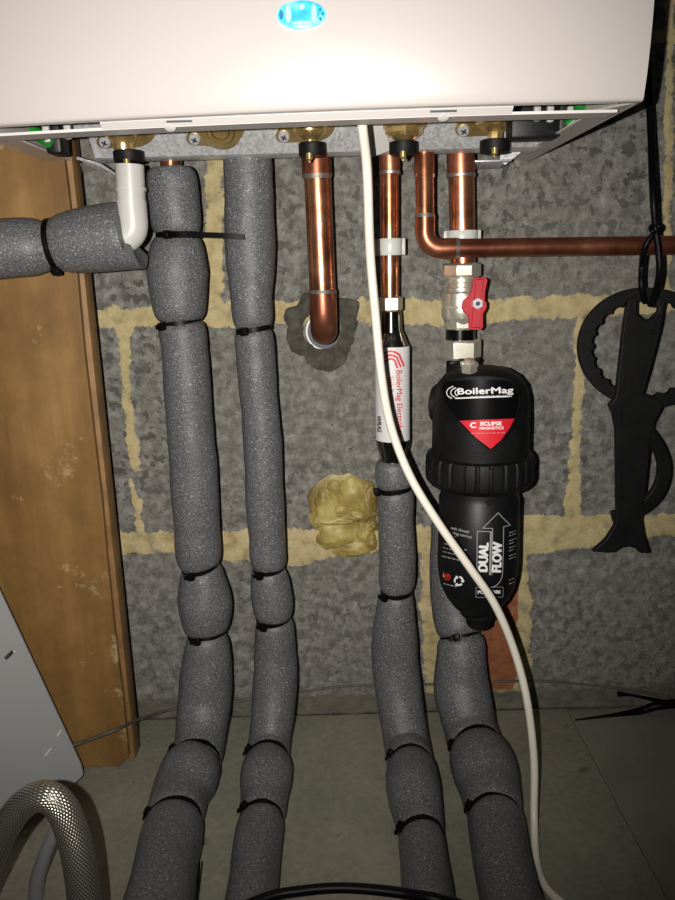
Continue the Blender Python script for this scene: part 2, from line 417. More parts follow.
# ------------------------------------------------------------------ floor
M_floor = mat('screed', (.16, .16, .125), .75, 0, .3); k = N(M_floor); v = k.coord()
a = k.noise(v, 9, 7, .65); b_ = k.noise(v, 150, 3, .6); d_ = k.noise(v, 38, 3, .5)
c = k.ramp(a, [(.3, (.215, .210, .160)), (.55, (.30, .292, .225)), (.75, (.36, .35, .275))])
c = k.mix(k.ramp(d_, [(.66, (0, 0, 0)), (.71, (.8, .8, .8))]), c, (.08, .075, .055)); c = k.mix(k.ramp(k.noise(v, 20, 6, .7), [(.50, (0, 0, 0)), (.60, (.5, .5, .5))]), c, (.38, .35, .27))
k.color(k.mix(.25, c, k.ramp(b_, [(.3, (.15, .148, .112)), (.7, (.46, .45, .36))]))); k.bump(b_, .25, .0005)
M_floor2 = mat('screed_dark', (.1, .1, .09), .7, 0, .3); k = N(M_floor2); v = k.coord()
a = k.noise(v, 12, 7, .65); k.color(k.ramp(a, [(.3, (.19, .18, .145)), (.7, (.27, .26, .21))])); k.bump(k.noise(v, 150, 3), .2, .0005)
seam = [atz(572, 717, 0), atz(668, 900, 0)]
sxm = (seam[0].x + seam[1].x) / 2
fl = MB(); fl.cur = 0
fl.box((-.46 / 2 + sxm / 2, -.40, -.02), (sxm - .001 + .46, .80, .04), bev=.0015)
fl.cur = 1; fl.box(((sxm + .001 + .50) / 2, -.40, -.0218), (.50 - sxm, .80, .04), bev=.0015)
struct(fl.build('floor', [M_floor, M_floor2], smooth=30))

# ------------------------------------------------------------------ wood on the left
bR = atz(125, 768, 0)                                # foot of the board's right edge
byf = bR.y
xr = at(104, 470, byf).x; xr2 = at(79, 180, byf).x
B = empty('plywood_board', (-.30, byf, 0))
tag(B, 'tall brown plywood board standing upright at the left against the block wall', 'board')
xe = (at(113, 590, byf).x + at(82, 300, byf).x) / 2 - .0022
ol = [(-.46, byf, .002), (xe - .010, byf, .002), (xe, byf, .012)]
for i in range(1, 13): ol.append((xe + .0007 * math.sin(i * 1.9), byf, .012 + i * .065))
ol.append((-.46, byf, .80))
MB().prism(ol, (0, .006, 0)).build('board', M_wood, B, bev=.0006)
xb = xe + .0036
MB().box(((xe - .03 + xb) / 2, byf + .008 + .010, .401), (xb - xe + .03, .020, .795), bev=.0012).build('batten', M_wood2, B)

# ------------------------------------------------------------------ pipes in foam lagging
def path3(pts):
    """pts: (px, py, width_px, Y or None, z or None)"""
    out = []
    for q in pts:
        px, py, w, Y, z = q
        p = at(px, py, Y) if z is None else atz(px, py, z)
        out.append((p.x, p.y, p.z, mm(w, p) / 2))
    return catmull(out, 14)
def lagging(pts, ties, pinch=.17, sig=.007):
    """dense centre line with radius narrowed at each tie (ties given by pixel height)"""
    P = path3(pts); cen = [Vector(p[:3]) for p in P]; rad = [p[3] for p in P]
    L = [0]
    for i in range(1, len(cen)): L.append(L[-1] + (cen[i] - cen[i - 1]).length)
    # resample evenly
    n = int(L[-1] / .0022); C2 = []; R2 = []; j = 0
    for i in range(n + 1):
        s = L[-1] * i / n
        while j < len(L) - 2 and L[j + 1] < s: j += 1
        t = (s - L[j]) / max(L[j + 1] - L[j], 1e-9); C2.append(cen[j].lerp(cen[j + 1], t)); R2.append(rad[j] + (rad[j + 1] - rad[j]) * t)
    return C2, R2
def pix(p):
    q = ROT.transposed() @ (p - CAM); return (337.5 + F * q.x / -q.z, 450 - F * q.y / -q.z)
def tie_at(C2, R2, val, axis=1):
    def front(i):
        T = (C2[min(i + 1, len(C2) - 1)] - C2[max(i - 1, 0)]).normalized(); V = (CAM - C2[i]).normalized()
        return C2[i] + (V - T * V.dot(T)).normalized() * R2[i]
    if axis == 1 and val > 700: val -= 6
    return min(range(len(C2)), key=lambda i: abs(pix(front(i))[axis] - val))
def make_tie(parent, c, T, r, headang=200, tilt=9, tail=None, w=.0044, headvis=True, name='cable_tie'):
    """strap round the lagging, square locking head, short cut tail"""
    V = (CAM - c).normalized(); T = T.normalized()
    T = (Matrix.Rotation(math.radians(tilt), 3, V) @ T).normalized()
    U = (V - T * V.dot(T)).normalized(); Wd = T.cross(U)         # U towards the viewer
    if Wd.x < 0: Wd = -Wd                                        # Wd to the picture's right
    mb = MB(); n = 40; vs = []; fs = []
    for i in range(n):
        a = 2 * PI * i / n; d = U * math.cos(a) + Wd * math.sin(a)
        for rr, h in ((r, -w / 2), (r + .0012, -w / 2), (r + .0012, w / 2), (r, w / 2)): vs.append(c + d * rr + T * h)
    for i in range(n):
        for j in range(4): fs.append((i * 4 + j, i * 4 + (j + 1) % 4, ((i + 1) % n) * 4 + (j + 1) % 4, ((i + 1) % n) * 4 + j))
    mb.add(vs, fs); strap = mb.build(name, M_tie, parent)
    a = math.radians(headang); d = U * math.cos(a) + Wd * math.sin(a); e = -U * math.sin(a) + Wd * math.cos(a)
    hc = c + d * (r + .0026); R = Matrix((e, T, d)).transposed()
    hb = MB(); hb.box(hc, (.0066, .0068, .0052), R, .0008); hb.box(hc + d * .0026, (.0036, .0036, .0012), R, .0003)
    if tail is None: hb.box(hc - e * .0042 + d * .0008, (.006, w * .9, .0014), R, .0003)
    hb.build('tie_head', M_tie, strap)
    return hc, d, e, T, strap

def foam_pipe(name, label, pts, ties, cat='pipe', group=None, heads=None, tails=None, shear_top=None, pinch=.25, sig=.0042, axis=1):
    pts = [(x, y, w * (1.15 if any(abs((y, x)[1 - axis] - t) < 2 for t in ties) else 1), Y, z) for x, y, w, Y, z in pts]
    C2, R2 = lagging(pts, ties)
    L = [0]
    for i in range(1, len(C2)): L.append(L[-1] + (C2[i] - C2[i - 1]).length)
    idx = [tie_at(C2, R2, t, axis) for t in ties]
    mod = []; cen_z = [c.z for c in C2]
    for i in range(len(C2)):
        m = 1.0
        for q in idx:
            d = abs(L[i] - L[q]); pk = pinch if cen_z[i] > .07 else pinch * .72; m = min(m, 1 - pk * math.exp(-d / sig))
        mod.append(R2[i] * m)
    r0 = mod[:]
    # rounded cut ends
    cen = list(C2)
    root = empty(name, cen[-1]); tag(root, label, cat, group)
    vs_noise = MB(); 
    for e in (0,):
        for q in range(3):
            mod[q] *= (.86, .95, .985)[q]
    vs_noise.loft(cen, mod, 36)
    o = vs_noise.build('foam_lagging', M_foam, root, smooth=60)
    # soft unevenness of the squeezed foam
    for vtx in o.data.vertices:
        nrm = noise.noise(vtx.co * 28) * .0012 + noise.noise(vtx.co * 70) * .0005
        ci = vtx.co
        vtx.co = ci + vtx.normal * nrm
    res = []
    for n_, q in enumerate(idx):
        T = cen[max(q - 2, 0)] - cen[min(q + 2, len(cen) - 1)]
        ha, tl = (heads[n_] if heads else (-55, 9))
        res.append(make_tie(root, cen[q], T, r0[q] + .0009, ha, tl, tail=(tails or {}).get(n_)))
    return root, cen, res

PY = -.060
z_l = .030
p1 = [(171, 168, 49, PY, None), (174, 200, 52, PY, None), (178, 236, 45, PY, None), (177, 270, 61, PY, None), (179, 300, 56, PY, None), (180, 323, 45, PY, None), (184, 345, 47, PY, None), (188, 400, 47, PY, None), (194, 480, 47, PY, None), (198, 550, 45, PY, None), (202, 575, 39, PY, None), (205, 603, 54, PY, None), (206, 628, 47, PY, None), (207, 640, 39, PY - .002, None), (207, 668, 51, PY - .003, None), (204, 705, 53, PY - .010, None), (199, 745, 44, PY - .038, None), (189, 775, 61, None, .031), (179, 800, 51, None, .027), (169, 850, 63, None, .027), (158, 905, 70, None, .027), (140, 990, 80, None, .027)]
r1, c1, t1 = foam_pipe('insulated_pipe', 'leftmost vertical pipe in thick grey foam with a long black tie tail sticking out', p1, [236, 323, 575, 640, 745, 800], group=None,
    heads=[(-25, 0), (-48, 9), (-36, 9), (-30, 7), (-62, 14), (-66, 10)], tails={0: 1})
p2 = [(247, 150, 48, PY, None), (249, 200, 50, PY, None), (251, 260, 49, PY, None), (252, 300, 43, PY, None), (254, 331, 36, PY, None), (256, 360, 38, PY, None), (261, 430, 38, PY, None), (265, 500, 38, PY, None), (268, 555, 36, PY, None), (269, 575, 32, PY, None), (272, 600, 41, PY, None), (274, 628, 35, PY, None), (275, 660, 42, PY, None), (274, 700, 44, PY - .010, None), (269, 745, 37, PY - .034, None), (266, 775, 52, None, .030), (263, 805, 41, None, .024), (257, 850, 49, None, .024), (251, 905, 53, None, .024), (243, 990, 60, None, .024)]
foam_pipe('insulated_pipe', 'second vertical pipe from the left, slimmer, wrapped in grey foam behind the steel bracket', p2, [331, 575, 628, 745, 805],
    heads=[(-30, 7), (-36, 10), (-38, 9), (-52, 10), (-42, 14)])
p3 = [(394, 460, 36, PY, None), (394, 478, 39, PY, None), (395, 494, 33, PY, None), (396, 520, 36, PY, None), (397, 560, 37, PY, None), (396, 600, 32, PY, None), (395, 630, 44, PY, None), (396, 665, 47, PY, None), (400, 705, 46, PY - .012, None), (408, 748, 40, PY - .036, None), (413, 785, 54, None, .030), (419, 820, 44, None, .024), (424, 860, 48, None, .024), (429, 905, 53, None, .024), (438, 990, 60, None, .024)]
foam_pipe('insulated_pipe', 'grey foam pipe below the white-labelled cylinder, beside the yellow foam patch', p3, [494, 600, 748, 820],
    heads=[(-75, 4), (-45, 7), (-40, 10), (-46, 10)])
p4 = [(450, 520, 38, PY + .028, None), (452, 580, 44, PY + .026, None), (455, 612, 45, PY + .020, None), (460, 637, 42, PY + .010, None), (461, 655, 49, PY + .004, None), (462, 690, 55, PY - .004, None), (471, 732, 46, PY - .030, None), (484, 768, 65, None, .032), (491, 797, 52, None, .027), (500, 850, 58, None, .027), (512, 905, 63, None, .027), (534, 990, 72, None, .027)]
foam_pipe('insulated_pipe', 'rightmost grey foam pipe, coming down behind the black filter canister', p4, [637, 732, 797],
    heads=[(-10, 7), (-44, 10), (-46, 10)])
# long loose tail of the top tie on pipe 1
hc, d, e, T, strap = t1[0]
a = hc + Vector((0, -.002, 0)); b1 = at(190, 234.5, PY - .030); b2 = at(222, 235.5, PY - .036); b3 = at(244, 237, PY - .037)
tp = catmull([tuple(a), tuple(at(176, 234.5, PY - .028)), tuple(b1), tuple(b2), tuple(b3)], 6)
mb = MB(); vs = []; fs = []
for q, p in enumerate(tp):
    wv = .0026 if q < len(tp) * .55 else .0021
    p = Vector(p)
    for dy, dz in ((-.0006, -wv), (-.0006, wv), (.0006, wv), (.0006, -wv)): vs.append(p + Vector((0, dy, dz)))
for q in range(len(tp) - 1):
    for j in range(4): fs.append((q * 4 + j, q * 4 + (j + 1) % 4, (q + 1) * 4 + (j + 1) % 4, (q + 1) * 4 + j))
n_ = len(tp) - 1; fs += [(0, 1, 2, 3), (n_ * 4, n_ * 4 + 3, n_ * 4 + 2, n_ * 4 + 1)]
mb.add(vs, fs); mb.build('tie_tail', M_tie, strap)
# copper stub above pipe 1's foam
p = at(171, 175, PY); top = at(170, 120, PY)
MB().loft([p, top], .0085, 24).build('copper_pipe', M_copper, r1)

# ------------------------------------------------------------------ bare copper
def copper(name, label, pts, wpx, m=M_copper, rings=(), n=12, cat='copper pipe', elbow=None):
    P = catmull([tuple(p) for p in pts], n) if len(pts) > 2 else [tuple(p) for p in pts]
    root = empty(name, P[-1]); tag(root, label, cat)
    MB().loft(P, wpx, 28).build('pipe', m, root)
    for (pa, pb, rr, mt) in rings:
        nm = 'joint_sleeve' if mt is not M_solder else 'solder_ring'
        MB().loft([pa, Vector(pa).lerp(Vector(pb), .12), Vector(pa).lerp(Vector(pb), .88), pb], [rr * .955, rr, rr, rr * .955], 28).build(nm, mt, root)
    return root
# flow pipe that elbows into the wall
YA = -.062
A0 = at(315, 120, YA); A1 = at(323.5, 318, YA)
holeP = at(325, 331, 0)
r22 = mm(13.2, at(319, 250, YA))
zc = holeP.z + .0035
A1.z = zc + .018
bend = []
for q in range(9):
    th = q / 8 * PI / 2; bend.append(Vector((A1.x, YA + .018 - .018 * math.cos(th), zc + .018 - .018 * math.sin(th))))
flow = empty('copper_pipe', (A1.x, YA, zc)); tag(flow, 'thick bare copper pipe dropping from the boiler and elbowing into the hole in the wall', 'copper pipe')
bot = A0.lerp(A1, .92)
MB().loft([A0, A0.lerp(bot, .5), bot], r22, 32).build('pipe', M_copper, flow)
MB().loft([bot + Vector((0, 0, .004)), A1] + bend[1:] + [Vector((A1.x, .02, zc))], [r22 * 1.07] * (len(bend) + 2), 32).build('elbow', M_copper2, flow)
tb = at(316, 150, YA); tb2 = at(317, 176, YA)
MB().loft([A0, tb, tb2], r22 * 1.10, 32).build('joint_sleeve', M_copper2, flow)
MB().loft([tb2 + Vector((0, 0, .001)), tb2 - Vector((0, 0, .0025))], [r22 * 1.13, r22 * 1.03], 32).build('solder_ring', M_solder, flow)
MB().loft([bot + Vector((0, 0, .0062)), bot + Vector((0, 0, .0032))], [r22 * 1.03, r22 * 1.12], 32).build('solder_ring', M_solder, flow)

# sleeve in the hole + cement round it
sl = MB(); R0 = mm(19, holeP); Rz = R0 * .98
prof = [(R0, -.004), (R0, .02), (R0 - .0015, .02), (R0 - .0015, -.004), (R0, -.004)]
sl.lathe(prof, (hole_c[0], .0, hole_c[1]), (0, 1, 0), 48, caps=False)
tag(sl.build('pipe_sleeve', M_ring), 'thin white plastic ring lining the hole around the copper elbow', 'sleeve')
def blob(name, m, cx, cz, rx, rz, bulge, hole=0, seed=0, rings=16, seg=72, amp=.12, lump=.0015, fine=60):
    mb = MB(); vs = []; fs = []
    for i in range(rings + 1):
        t = i / rings
        for j in range(seg):
            a = 2 * PI * j / seg
            w = 1 + amp * noise.noise(Vector((math.cos(a) * 1.7 + seed, math.sin(a) * 1.7, seed))) * 2 + amp * .6 * noise.noise(Vector((math.cos(a) * 5 + seed, math.sin(a) * 5, seed)))
            ro = hole + (1 - hole) * t
            x = cx + rx * w * ro * math.cos(a); z = cz + rz * w * ro * math.sin(a)
            if hole and i == 0: x = cx + rx * hole * math.cos(a); z = cz + rz * hole * math.sin(a)
            y = -bulge * math.sqrt(max(0, 1 - t ** 2.4)) - (lump * (noise.noise(Vector((x * fine, z * fine, seed))) + .5) if i < rings else -.002)
            if callable(m): pass
            vs.append((x, y, z))
    for i in range(rings):
        for j in range(seg): fs.append((i * seg + j, i * seg + (j + 1) % seg, (i + 1) * seg + (j + 1) % seg, (i + 1) * seg + j))
    if not hole:
        fs.append(tuple(range(seg)))
    mb.add(vs, fs)
    return mb
pc = W(318, 332)
mbp = blob('cement_patch', M_patch, hole_c[0] - mm(3, holeP), hole_c[1] + mm(2, holeP), mm(39, holeP), mm(38, holeP), .003, hole=.50, seed=3.1, amp=.16, lump=.0055, fine=95)
tag(mbp.build('cement_patch', M_patch, smooth=80), 'rough dark grey cement smeared around the pipe hole in the wall', 'cement patch')
# flat disc coloured dark for the shade inside the pipe hole
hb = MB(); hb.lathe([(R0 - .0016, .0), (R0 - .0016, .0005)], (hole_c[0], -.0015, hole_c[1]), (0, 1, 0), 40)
struct(hb.build('hole_shade', M_cross))

# expanding foam in the wall: lumps with folds
M_pu = noisy('expanding_foam', [(.32, (.095, .070, .020)), (.47, (.26, .185, .05)), (.56, (.42, .33, .10)), (.72, (.50, .44, .20))], 17, .5, 0, .6, 70, .0025)
mb = MB(); rnd = random.Random(3)
def lumpy(cx, cz, rx, rz, dep, seed):
    bm = bmesh.new(); bmesh.ops.create_icosphere(bm, subdivisions=4, radius=1)
    for v_ in bm.verts:
        n_ = v_.co.normalized(); s_ = 1 + .22 * noise.noise(n_ * 1.3 + Vector((seed, 0, 0))) + .15 * noise.noise(n_ * 3.2 + Vector((seed, 0, 0))) + .07 * noise.noise(n_ * 7 + Vector((seed, 0, 0)))
        v_.co = Vector((cx + n_.x * rx * s_, .002 + n_.y * dep * s_, cz + n_.z * rz * s_))
    bm.verts.index_update(); mb.add([v_.co.copy() for v_ in bm.verts], [tuple(v_.index for v_ in f.verts) for f in bm.faces]); bm.free()
for (px, py, rx, ry, dp, sd) in ((345, 515, 37, 42, .006, 0), (353, 493, 21, 17, .009, 1), (336, 488, 12, 9, .008, 21), (362, 516, 9, 8, .010, 31), (372, 525, 7, 7, .009, 35), (343, 508, 13, 7, .010, 41), (326, 507, 14, 23, .009, 9), (334, 534, 20, 16, .009, 3), (368, 503, 10, 24, .010, 4), (352, 547, 22, 10, .007, 5), (336, 519, 26, 6, .010, 6), (364, 530, 11, 14, .009, 7), (358, 513, 18, 7, .012, 8), (371, 541, 7, 10, .008, 12)):
    p = at(px, py, 0); lumpy(p.x, p.z, mm(rx, p), mm(ry, p) * 1.03, dp, sd)
tag(mb.build('expanding_foam', M_pu, smooth=80), 'lumpy yellow expanding foam filling a hole in the block wall', 'expanding foam')

# 15 mm pipe above the scale reducer
YB = -.060
B0 = at(389, 120, YB); B1 = at(390, 305, YB); r15 = mm(9.3, at(390, 230, YB))
kj = at(390, 172, YB)
cp = copper('copper_pipe', 'short thin copper pipe between the boiler and the white-labelled cylinder', [B0, B1], r15,
            rings=[(B0, kj, r15 * 1.10, M_copper2), (kj + Vector((0, 0, .001)), kj - Vector((0, 0, .002)), r15 * 1.13, M_solder)])
# clips
def clip(name, label, c, r, w=.0135, wing=.001):
    mb = MB(); mb.lathe([(r, -w / 2), (r + .0022, -w / 2), (r + .0026, -w / 2 + .001), (r + .0026, w / 2 - .001), (r + .0022, w / 2), (r, w / 2), (r, -w / 2)], c, (0, 0, 1), 32, caps=False)
    mb.box(c + Vector((r + .003, 0, 0)), (.004, .004, w), bev=.0006); mb.box(c + Vector((-r - .003, 0, 0)), (.004, .004, w), bev=.0006)
    mb.box((c.x, (c.y + r) / 2 - .002, c.z), (.010, abs(c.y) - r + .004, w * .9), bev=.0006)
    return tag(mb.build(name, M_clip), label, 'pipe clip')
clip('pipe_clip', 'milky plastic clip around the thin copper pipe above the white-labelled cylinder', at(390, 247, YB), r15)

# 22 mm pipe down to the filter valve
YC = -.056
C0 = at(460.5, 130, YC); C1 = at(463, 275, YC); r22c = mm(12.8, at(462, 210, YC))
kj = at(461, 175, YC)
copper('copper_pipe', 'thick vertical copper pipe running into the red-handled valve', [C0, C1], r22c,
       rings=[(C0, kj, r22c * 1.09, M_copper2), (kj + Vector((0, 0, .001)), kj - Vector((0, 0, .002)), r22c * 1.12, M_solder)])
clip('pipe_clip', 'milky plastic clip behind the horizontal copper pipe', at(462, 238, YC), r22c, .012)
# 15 mm pipe that turns to run right
YD = YC - r22c - .0105
r15d = mm(9.3, at(425, 200, YD))
e0 = at(424, 125, YD + .004); e1 = at(425, 222, YD)
zc2 = at(440, 248.5, YD).z; zr = at(675, 246.5, YD)
Rb = .0135; cxx = e1.x + Rb
pts = [e0, e0.lerp(e1, .5), e1]
arc = [Vector((cxx - Rb * math.cos(q / 8 * PI / 2), YD, zc2 + Rb - Rb * math.sin(q / 8 * PI / 2))) for q in range(9)]
hp = empty('copper_pipe', arc[4]); tag(hp, 'bare copper pipe that bends and runs horizontally to the right across the wall', 'copper pipe')
st_ = arc[0] + Vector((0, 0, .012)); en_ = arc[-1] + Vector((.012, 0, 0))
MB().loft([e0, st_], r15d, 28).build('pipe', M_copper, hp)
MB().loft([st_] + arc + [en_], r15d * 1.09, 28).build('elbow', M_copper2, hp)
MB().loft([en_, Vector((zr.x + .10, YD + .001, zr.z))], r15d, 28, up=(0, 0, 1)).build('pipe', M_copper2, hp)
MB().loft([st_ + Vector((0, 0, .002)), st_ - Vector((0, 0, .001))], [r15d * 1.05, r15d * 1.13], 28).build('solder_ring', M_solder, hp)
MB().loft([en_ - Vector((.001, 0, 0)), en_ + Vector((.002, 0, 0))], [r15d * 1.13, r15d * 1.05], 28, up=(0, 0, 1)).build('solder_ring', M_solder, hp)
k1 = at(424.5, 176, YD + .003)
MB().loft([e0, k1], r15d * 1.09, 28).build('joint_sleeve', M_copper2, hp)
MB().loft([k1 + Vector((0, 0, .001)), k1 - Vector((0, 0, .002))], [r15d * 1.12, r15d * 1.03], 28).build('solder_ring', M_solder, hp)

# ------------------------------------------------------------------ scale reducer cylinder
def prof_px(axx, Y, rows, ref):
    """profile rows (py, half width px) -> (radius, z offset from ref)"""
    out = []
    for py, hw in rows:
        p = at(axx, py, Y); r = mm(hw, p); q = at(axx, py, Y - r * .9); out.append((r, q.z - ref))
    return out
YS = -.060
sr = empty('scale_reducer', at(394, 460, YS)); tag(sr, 'slim black cylinder with a white paper label fixed in the thin copper pipe', 'scale reducer')
ax = at(392.5, 400, YS); axS = (ax.x, ax.y)
body = prof_px(392.5, YS, [(313, 9), (316, 9.5), (330, 10), (338, 13), (346, 16.2), (350, 17), (445, 17), (452, 15.5), (459, 13), (462, 12.6), (475, 12.6)], 0)
MB().lathe(body, (ax.x, ax.y, 0)).build('cylinder', M_glossblack, sr, smooth=50)
Rs = mm(17, at(396, 400, YS))
nut = prof_px(391, YS, [(297, 9), (298.5, 11.8), (310, 11.8), (312, 9.5)], 0); axn = at(391, 305, YS)
MB().lathe(nut, (axn.x, axn.y, 0), seg=6, rot=PI / 6).build('nut', M_nickel, sr, smooth=20)
neck = prof_px(395, YS, [(311, 8), (312, 9.6), (326, 9.8), (336, 11)], 0); 
MB().lathe([(r * 1.02, z) for r, z in neck], (ax.x - .0006, ax.y, 0)).build('neck', M_gunmetal, sr)
# label sheet wrapped round the front of the cylinder
lab = MB(); zt = at(396, 347.5, YS - Rs).z; zb = at(396, 442.5, YS - Rs).z
vs = []; fs = []; n_ = 40
for i in range(n_ + 1):
    a = math.radians(-200 + 232 * i / n_)         # leaves a dark strip at the right flank
    a = math.radians(-90 - 100 + 172 * i / n_)
    for rr in (Rs + .0001, Rs + .0004):
        for z in (zb, zt): vs.append((ax.x + math.cos(a) * rr, ax.y + math.sin(a) * rr, z))
for i in range(n_):
    o = i * 4; fs += [(o, o + 1, o + 5, o + 4), (o + 2, o + 6, o + 7, o + 3), (o, o + 4, o + 6, o + 2), (o + 1, o + 3, o + 7, o + 5)]
lab.add(vs, fs); label_o = lab.build('paper_label', M_paper, sr)
RL = Rs + .00055
pr = MB()
decal_text(pr, 'BoilerMag Electrolytic', 399.4, 404, 8.0, math.radians(89), axS, RL, bold=.14, sx=.96)
decal_text(pr, 'Scale Reducer', 391.2, 392, 7.6, math.radians(89), axS, RL, bold=.08, sx=.72)
for q in range(3):
    ro = 16.5 - q * 4.0; pts_ = []
    for i in range(13):
        a = math.radians(200 + 160 * i / 12 * .92); pts_.append((390.5 + (ro + 0) * .84 * math.cos(a) , 367 + ro * .95 * math.sin(a) + (3 if i > 9 else 0)))
    pts_ = [p_ for p_ in pts_ if p_[0] > 379]
    vv, ff = stroke2(pts_, [max(.7, 2.3 - .13 * abs(i - len(pts_) / 2)) for i in range(len(pts_))]); decal(pr, vv, ff, axS, RL)
pr.build('red_print', M_pinkprint, label_o, smooth=0)
pr = MB(); decal_text(pr, 'WRAS', 379, 423.5, 5.6, math.radians(88), axS, RL, bold=.3, sx=1.05, shear=.3)
vv, ff = stroke2([(379.3 + i * .1, 366 + i * 3) for i in range(10)], .5); decal(pr, vv, ff, axS, RL)
pr.build('black_print', M_blackprint, label_o, smooth=0)

# ------------------------------------------------------------------ ball valve with red handle
YV = YC
vr = empty('ball_valve', at(461, 345, YV)); tag(vr, 'shiny nickel ball valve with a red butterfly handle above the black filter', 'valve')
def vprof(cx, rows): return prof_px(cx, YV, rows, 0)
axv = at(461.8, 310, YV)
def hexnut(rows, cx, name='nut', rotm=0, seg=6, m=M_nickel):
    mb = MB(); a0 = at(cx, rows[0][0], YV); mb.lathe(prof_px(cx, YV, rows, 0), (a0.x, a0.y, 0), seg=seg, rot=PI / seg)
    return mb.build(name, m, vr, smooth=25, bev=.0006)
hexnut([(263, 16), (265, 20), (276, 20), (278, 16)], 461.5, 'compression_nut', seg=8)
MB().lathe(vprof(461.5, [(277, 14), (279, 15.5), (282, 15.5), (283.5, 13.5), (286.5, 13.5), (288, 15.5), (291, 15.5), (292.5, 17.5), (294, 19), (306, 19.5), (307.5, 18), (309, 19.8), (317, 19.6), (320, 17.8), (322, 17), (331, 13)]), (axv.x - .0006, axv.y, 0), seg=40).build('valve_body', M_nickel, vr, smooth=35)
hexnut([(321, 15.0), (322, 17.2), (329, 17.2), (330.5, 15)], 461, 'hex_collar', seg=8)
MB().lathe(vprof(461, [(330, 14.6), (343, 14.6)]), (axv.x - .001, axv.y, 0)).build('threaded_tail', M_gunmetal, vr)
hexnut([(341, 18), (343, 20.5), (359, 20.5), (362, 18)], 461, 'union_nut')
# handle: butterfly outline pressed from plate, on a spindle facing front-right
hy = YV - .0185; R45 = None
hl = [(474, 277), (486, 277.5), (488, 280), (485.5, 292), (485, 300), (487, 303), (486.5, 309), (483.5, 314), (483.5, 327), (481.5, 330), (468.5, 329.5), (468.5, 316), (463.5, 312), (461.3, 307), (462.5, 301), (466.5, 297.5), (470.5, 293)]
hl3 = [at(x, y, hy) for x, y in hl]
hh = MB().prism(hl3, (0, .0022, 0)).build('handle', M_red, vr, bev=.0007)
rl = [(476, 279), (484, 279), (482, 298), (481, 328), (471, 328), (474, 298)]
MB().prism([at(x, y, hy - .0012) for x, y in rl], (0, .0016, 0)).build('handle_rib', M_red, hh, bev=.0007)
sp = at(477.5, 303.5, hy - .003)
MB().lathe([(.0045, -.0035), (.0045, .014)], sp + Vector((0, .002, 0)), (0, 1, 0), 6).build('spindle_nut', M_screw, hh, smooth=20)
MB().lathe([(.0018, -.0042), (.0018, .0)], sp + Vector((0, .002, 0)), (0, 1, 0), 12).build('spindle', M_cross, hh)
MB().lathe([(.007, 0), (.007, .018)], at(470, 304, YV - .018), (0, 1, 0), 20).build('stem_boss', M_nickel, vr)

# ------------------------------------------------------------------ magnetic filter
YF = -.097
fr = empty('magnetic_filter', at(480, 610, YF)); tag(fr, 'black magnetic filter canister hanging below the red-handled valve', 'filter')
ax1 = at(480.5, 420, YF); axH = (ax1.x, ax1.y)
head_rows = [(367, 1), (368, 14), (372, 27), (380, 38), (390, 45), (403, 48.3), (420, 49), (445, 49), (462, 49), (470, 49)]
MB().lathe(prof_px(480.5, YF, [(a_, b_ * .971) for a_, b_ in head_rows], 0), (ax1.x, ax1.y, 0), seg=64).build('head', M_blackm, fr, smooth=50)
RH = mm(49 * .971, at(480.5, 425, YF))
# inlet elbow boss on top and side port
inl = at(463, 366, YC - .004)
MB().lathe([(.013, -.016), (.0145, -.008), (.0145, .004), (.0125, .008)], inl, (0, 0, 1), 32).build('inlet_boss', M_blackm, fr)
MB().lathe([(.0145, -.016), (.0165, -.013), (.0165, .010), (.0145, .012)], at(447, 404, YF + .012), (-1, .45, 0), 32).build('side_port', M_blackm, fr)
bl = MB(); 
for dx, dy, w_ in ((-12, -3, .009), (8, -5, .009)):
    q = at(467 + dx, 366 + dy, YC - .026); bl.box(q, (w_, .004, .0035), Matrix.Rotation(random.uniform(-.4, .4), 3, 'Y'), .0006)
bl.build('retaining_clip', M_tie, fr)
air = at(469, 367, YF - .016)
MB().lathe([(.0068, -.004), (.0068, .001), (.0078, .0015), (.0078, .0035), (.0045, .004), (.0045, .0065)], air, (0, -.15, 1), 6).build('bleed_screw', M_nickel, fr, smooth=20)
MB().lathe([(.0075, -.006), (.0075, -.001), (.0055, .001)], air - Vector((0, 0, .006)), (0, 0, 1), 24).build('bleed_boss', M_blackm, fr)
# shield rim and label
def shield(cx, top, bottom, hw, inset=0):
    P = [(cx - hw * .93 + inset, top + inset)]
    for i in range(1, 10): P.append((cx - hw * .93 + inset + (2 * hw * .93 - 2 * inset) * i / 10, top + inset - 1.5 * math.sin(i / 10 * PI)))
    P.append((cx + hw * .93 - inset, top + inset))
    rgt = catmull([(cx + hw * .93 - inset, top + inset), (cx + hw - inset, top + (bottom - top) * .28), (cx + hw * .80 - inset, top + (bottom - top) * .58), (cx + hw * .42 - inset * .5, top + (bottom - top) * .86), (cx, bottom - inset)], 6)
    P += rgt[1:]; P += [(2 * cx - x, y) for x, y in rgt[-2:0:-1]]
    return P
rim_path = catmull([(443, 382), (460, 379), (481, 378), (502, 379), (512, 382), (519.5, 395), (519, 409), (513.5, 425), (503, 440), (491, 451.5), (475, 440.5), (460, 425), (448, 409), (442, 394)], 5, closed=True)
vv, ff = stroke2(rim_path + rim_path[:2], 3.0)
rmb = MB(); lay = []
for R_ in (RH - .001, RH + .0016):
    lay.append([cyl_hit(x, y, axH, R_) for x, y in vv])
n2 = len(vv); allv = lay[0] + lay[1]; half = n2 // 2
af = [tuple(n2 + i for i in f) for f in ff] + [(i, i + 1, n2 + i + 1, n2 + i) for i in range(half - 1)] + [(half + i, n2 + half + i, n2 + half + i + 1, half + i + 1) for i in range(half - 1)]
rmb.add(allv, af); rmb.build('label_rim', M_blackm, fr, smooth=60)
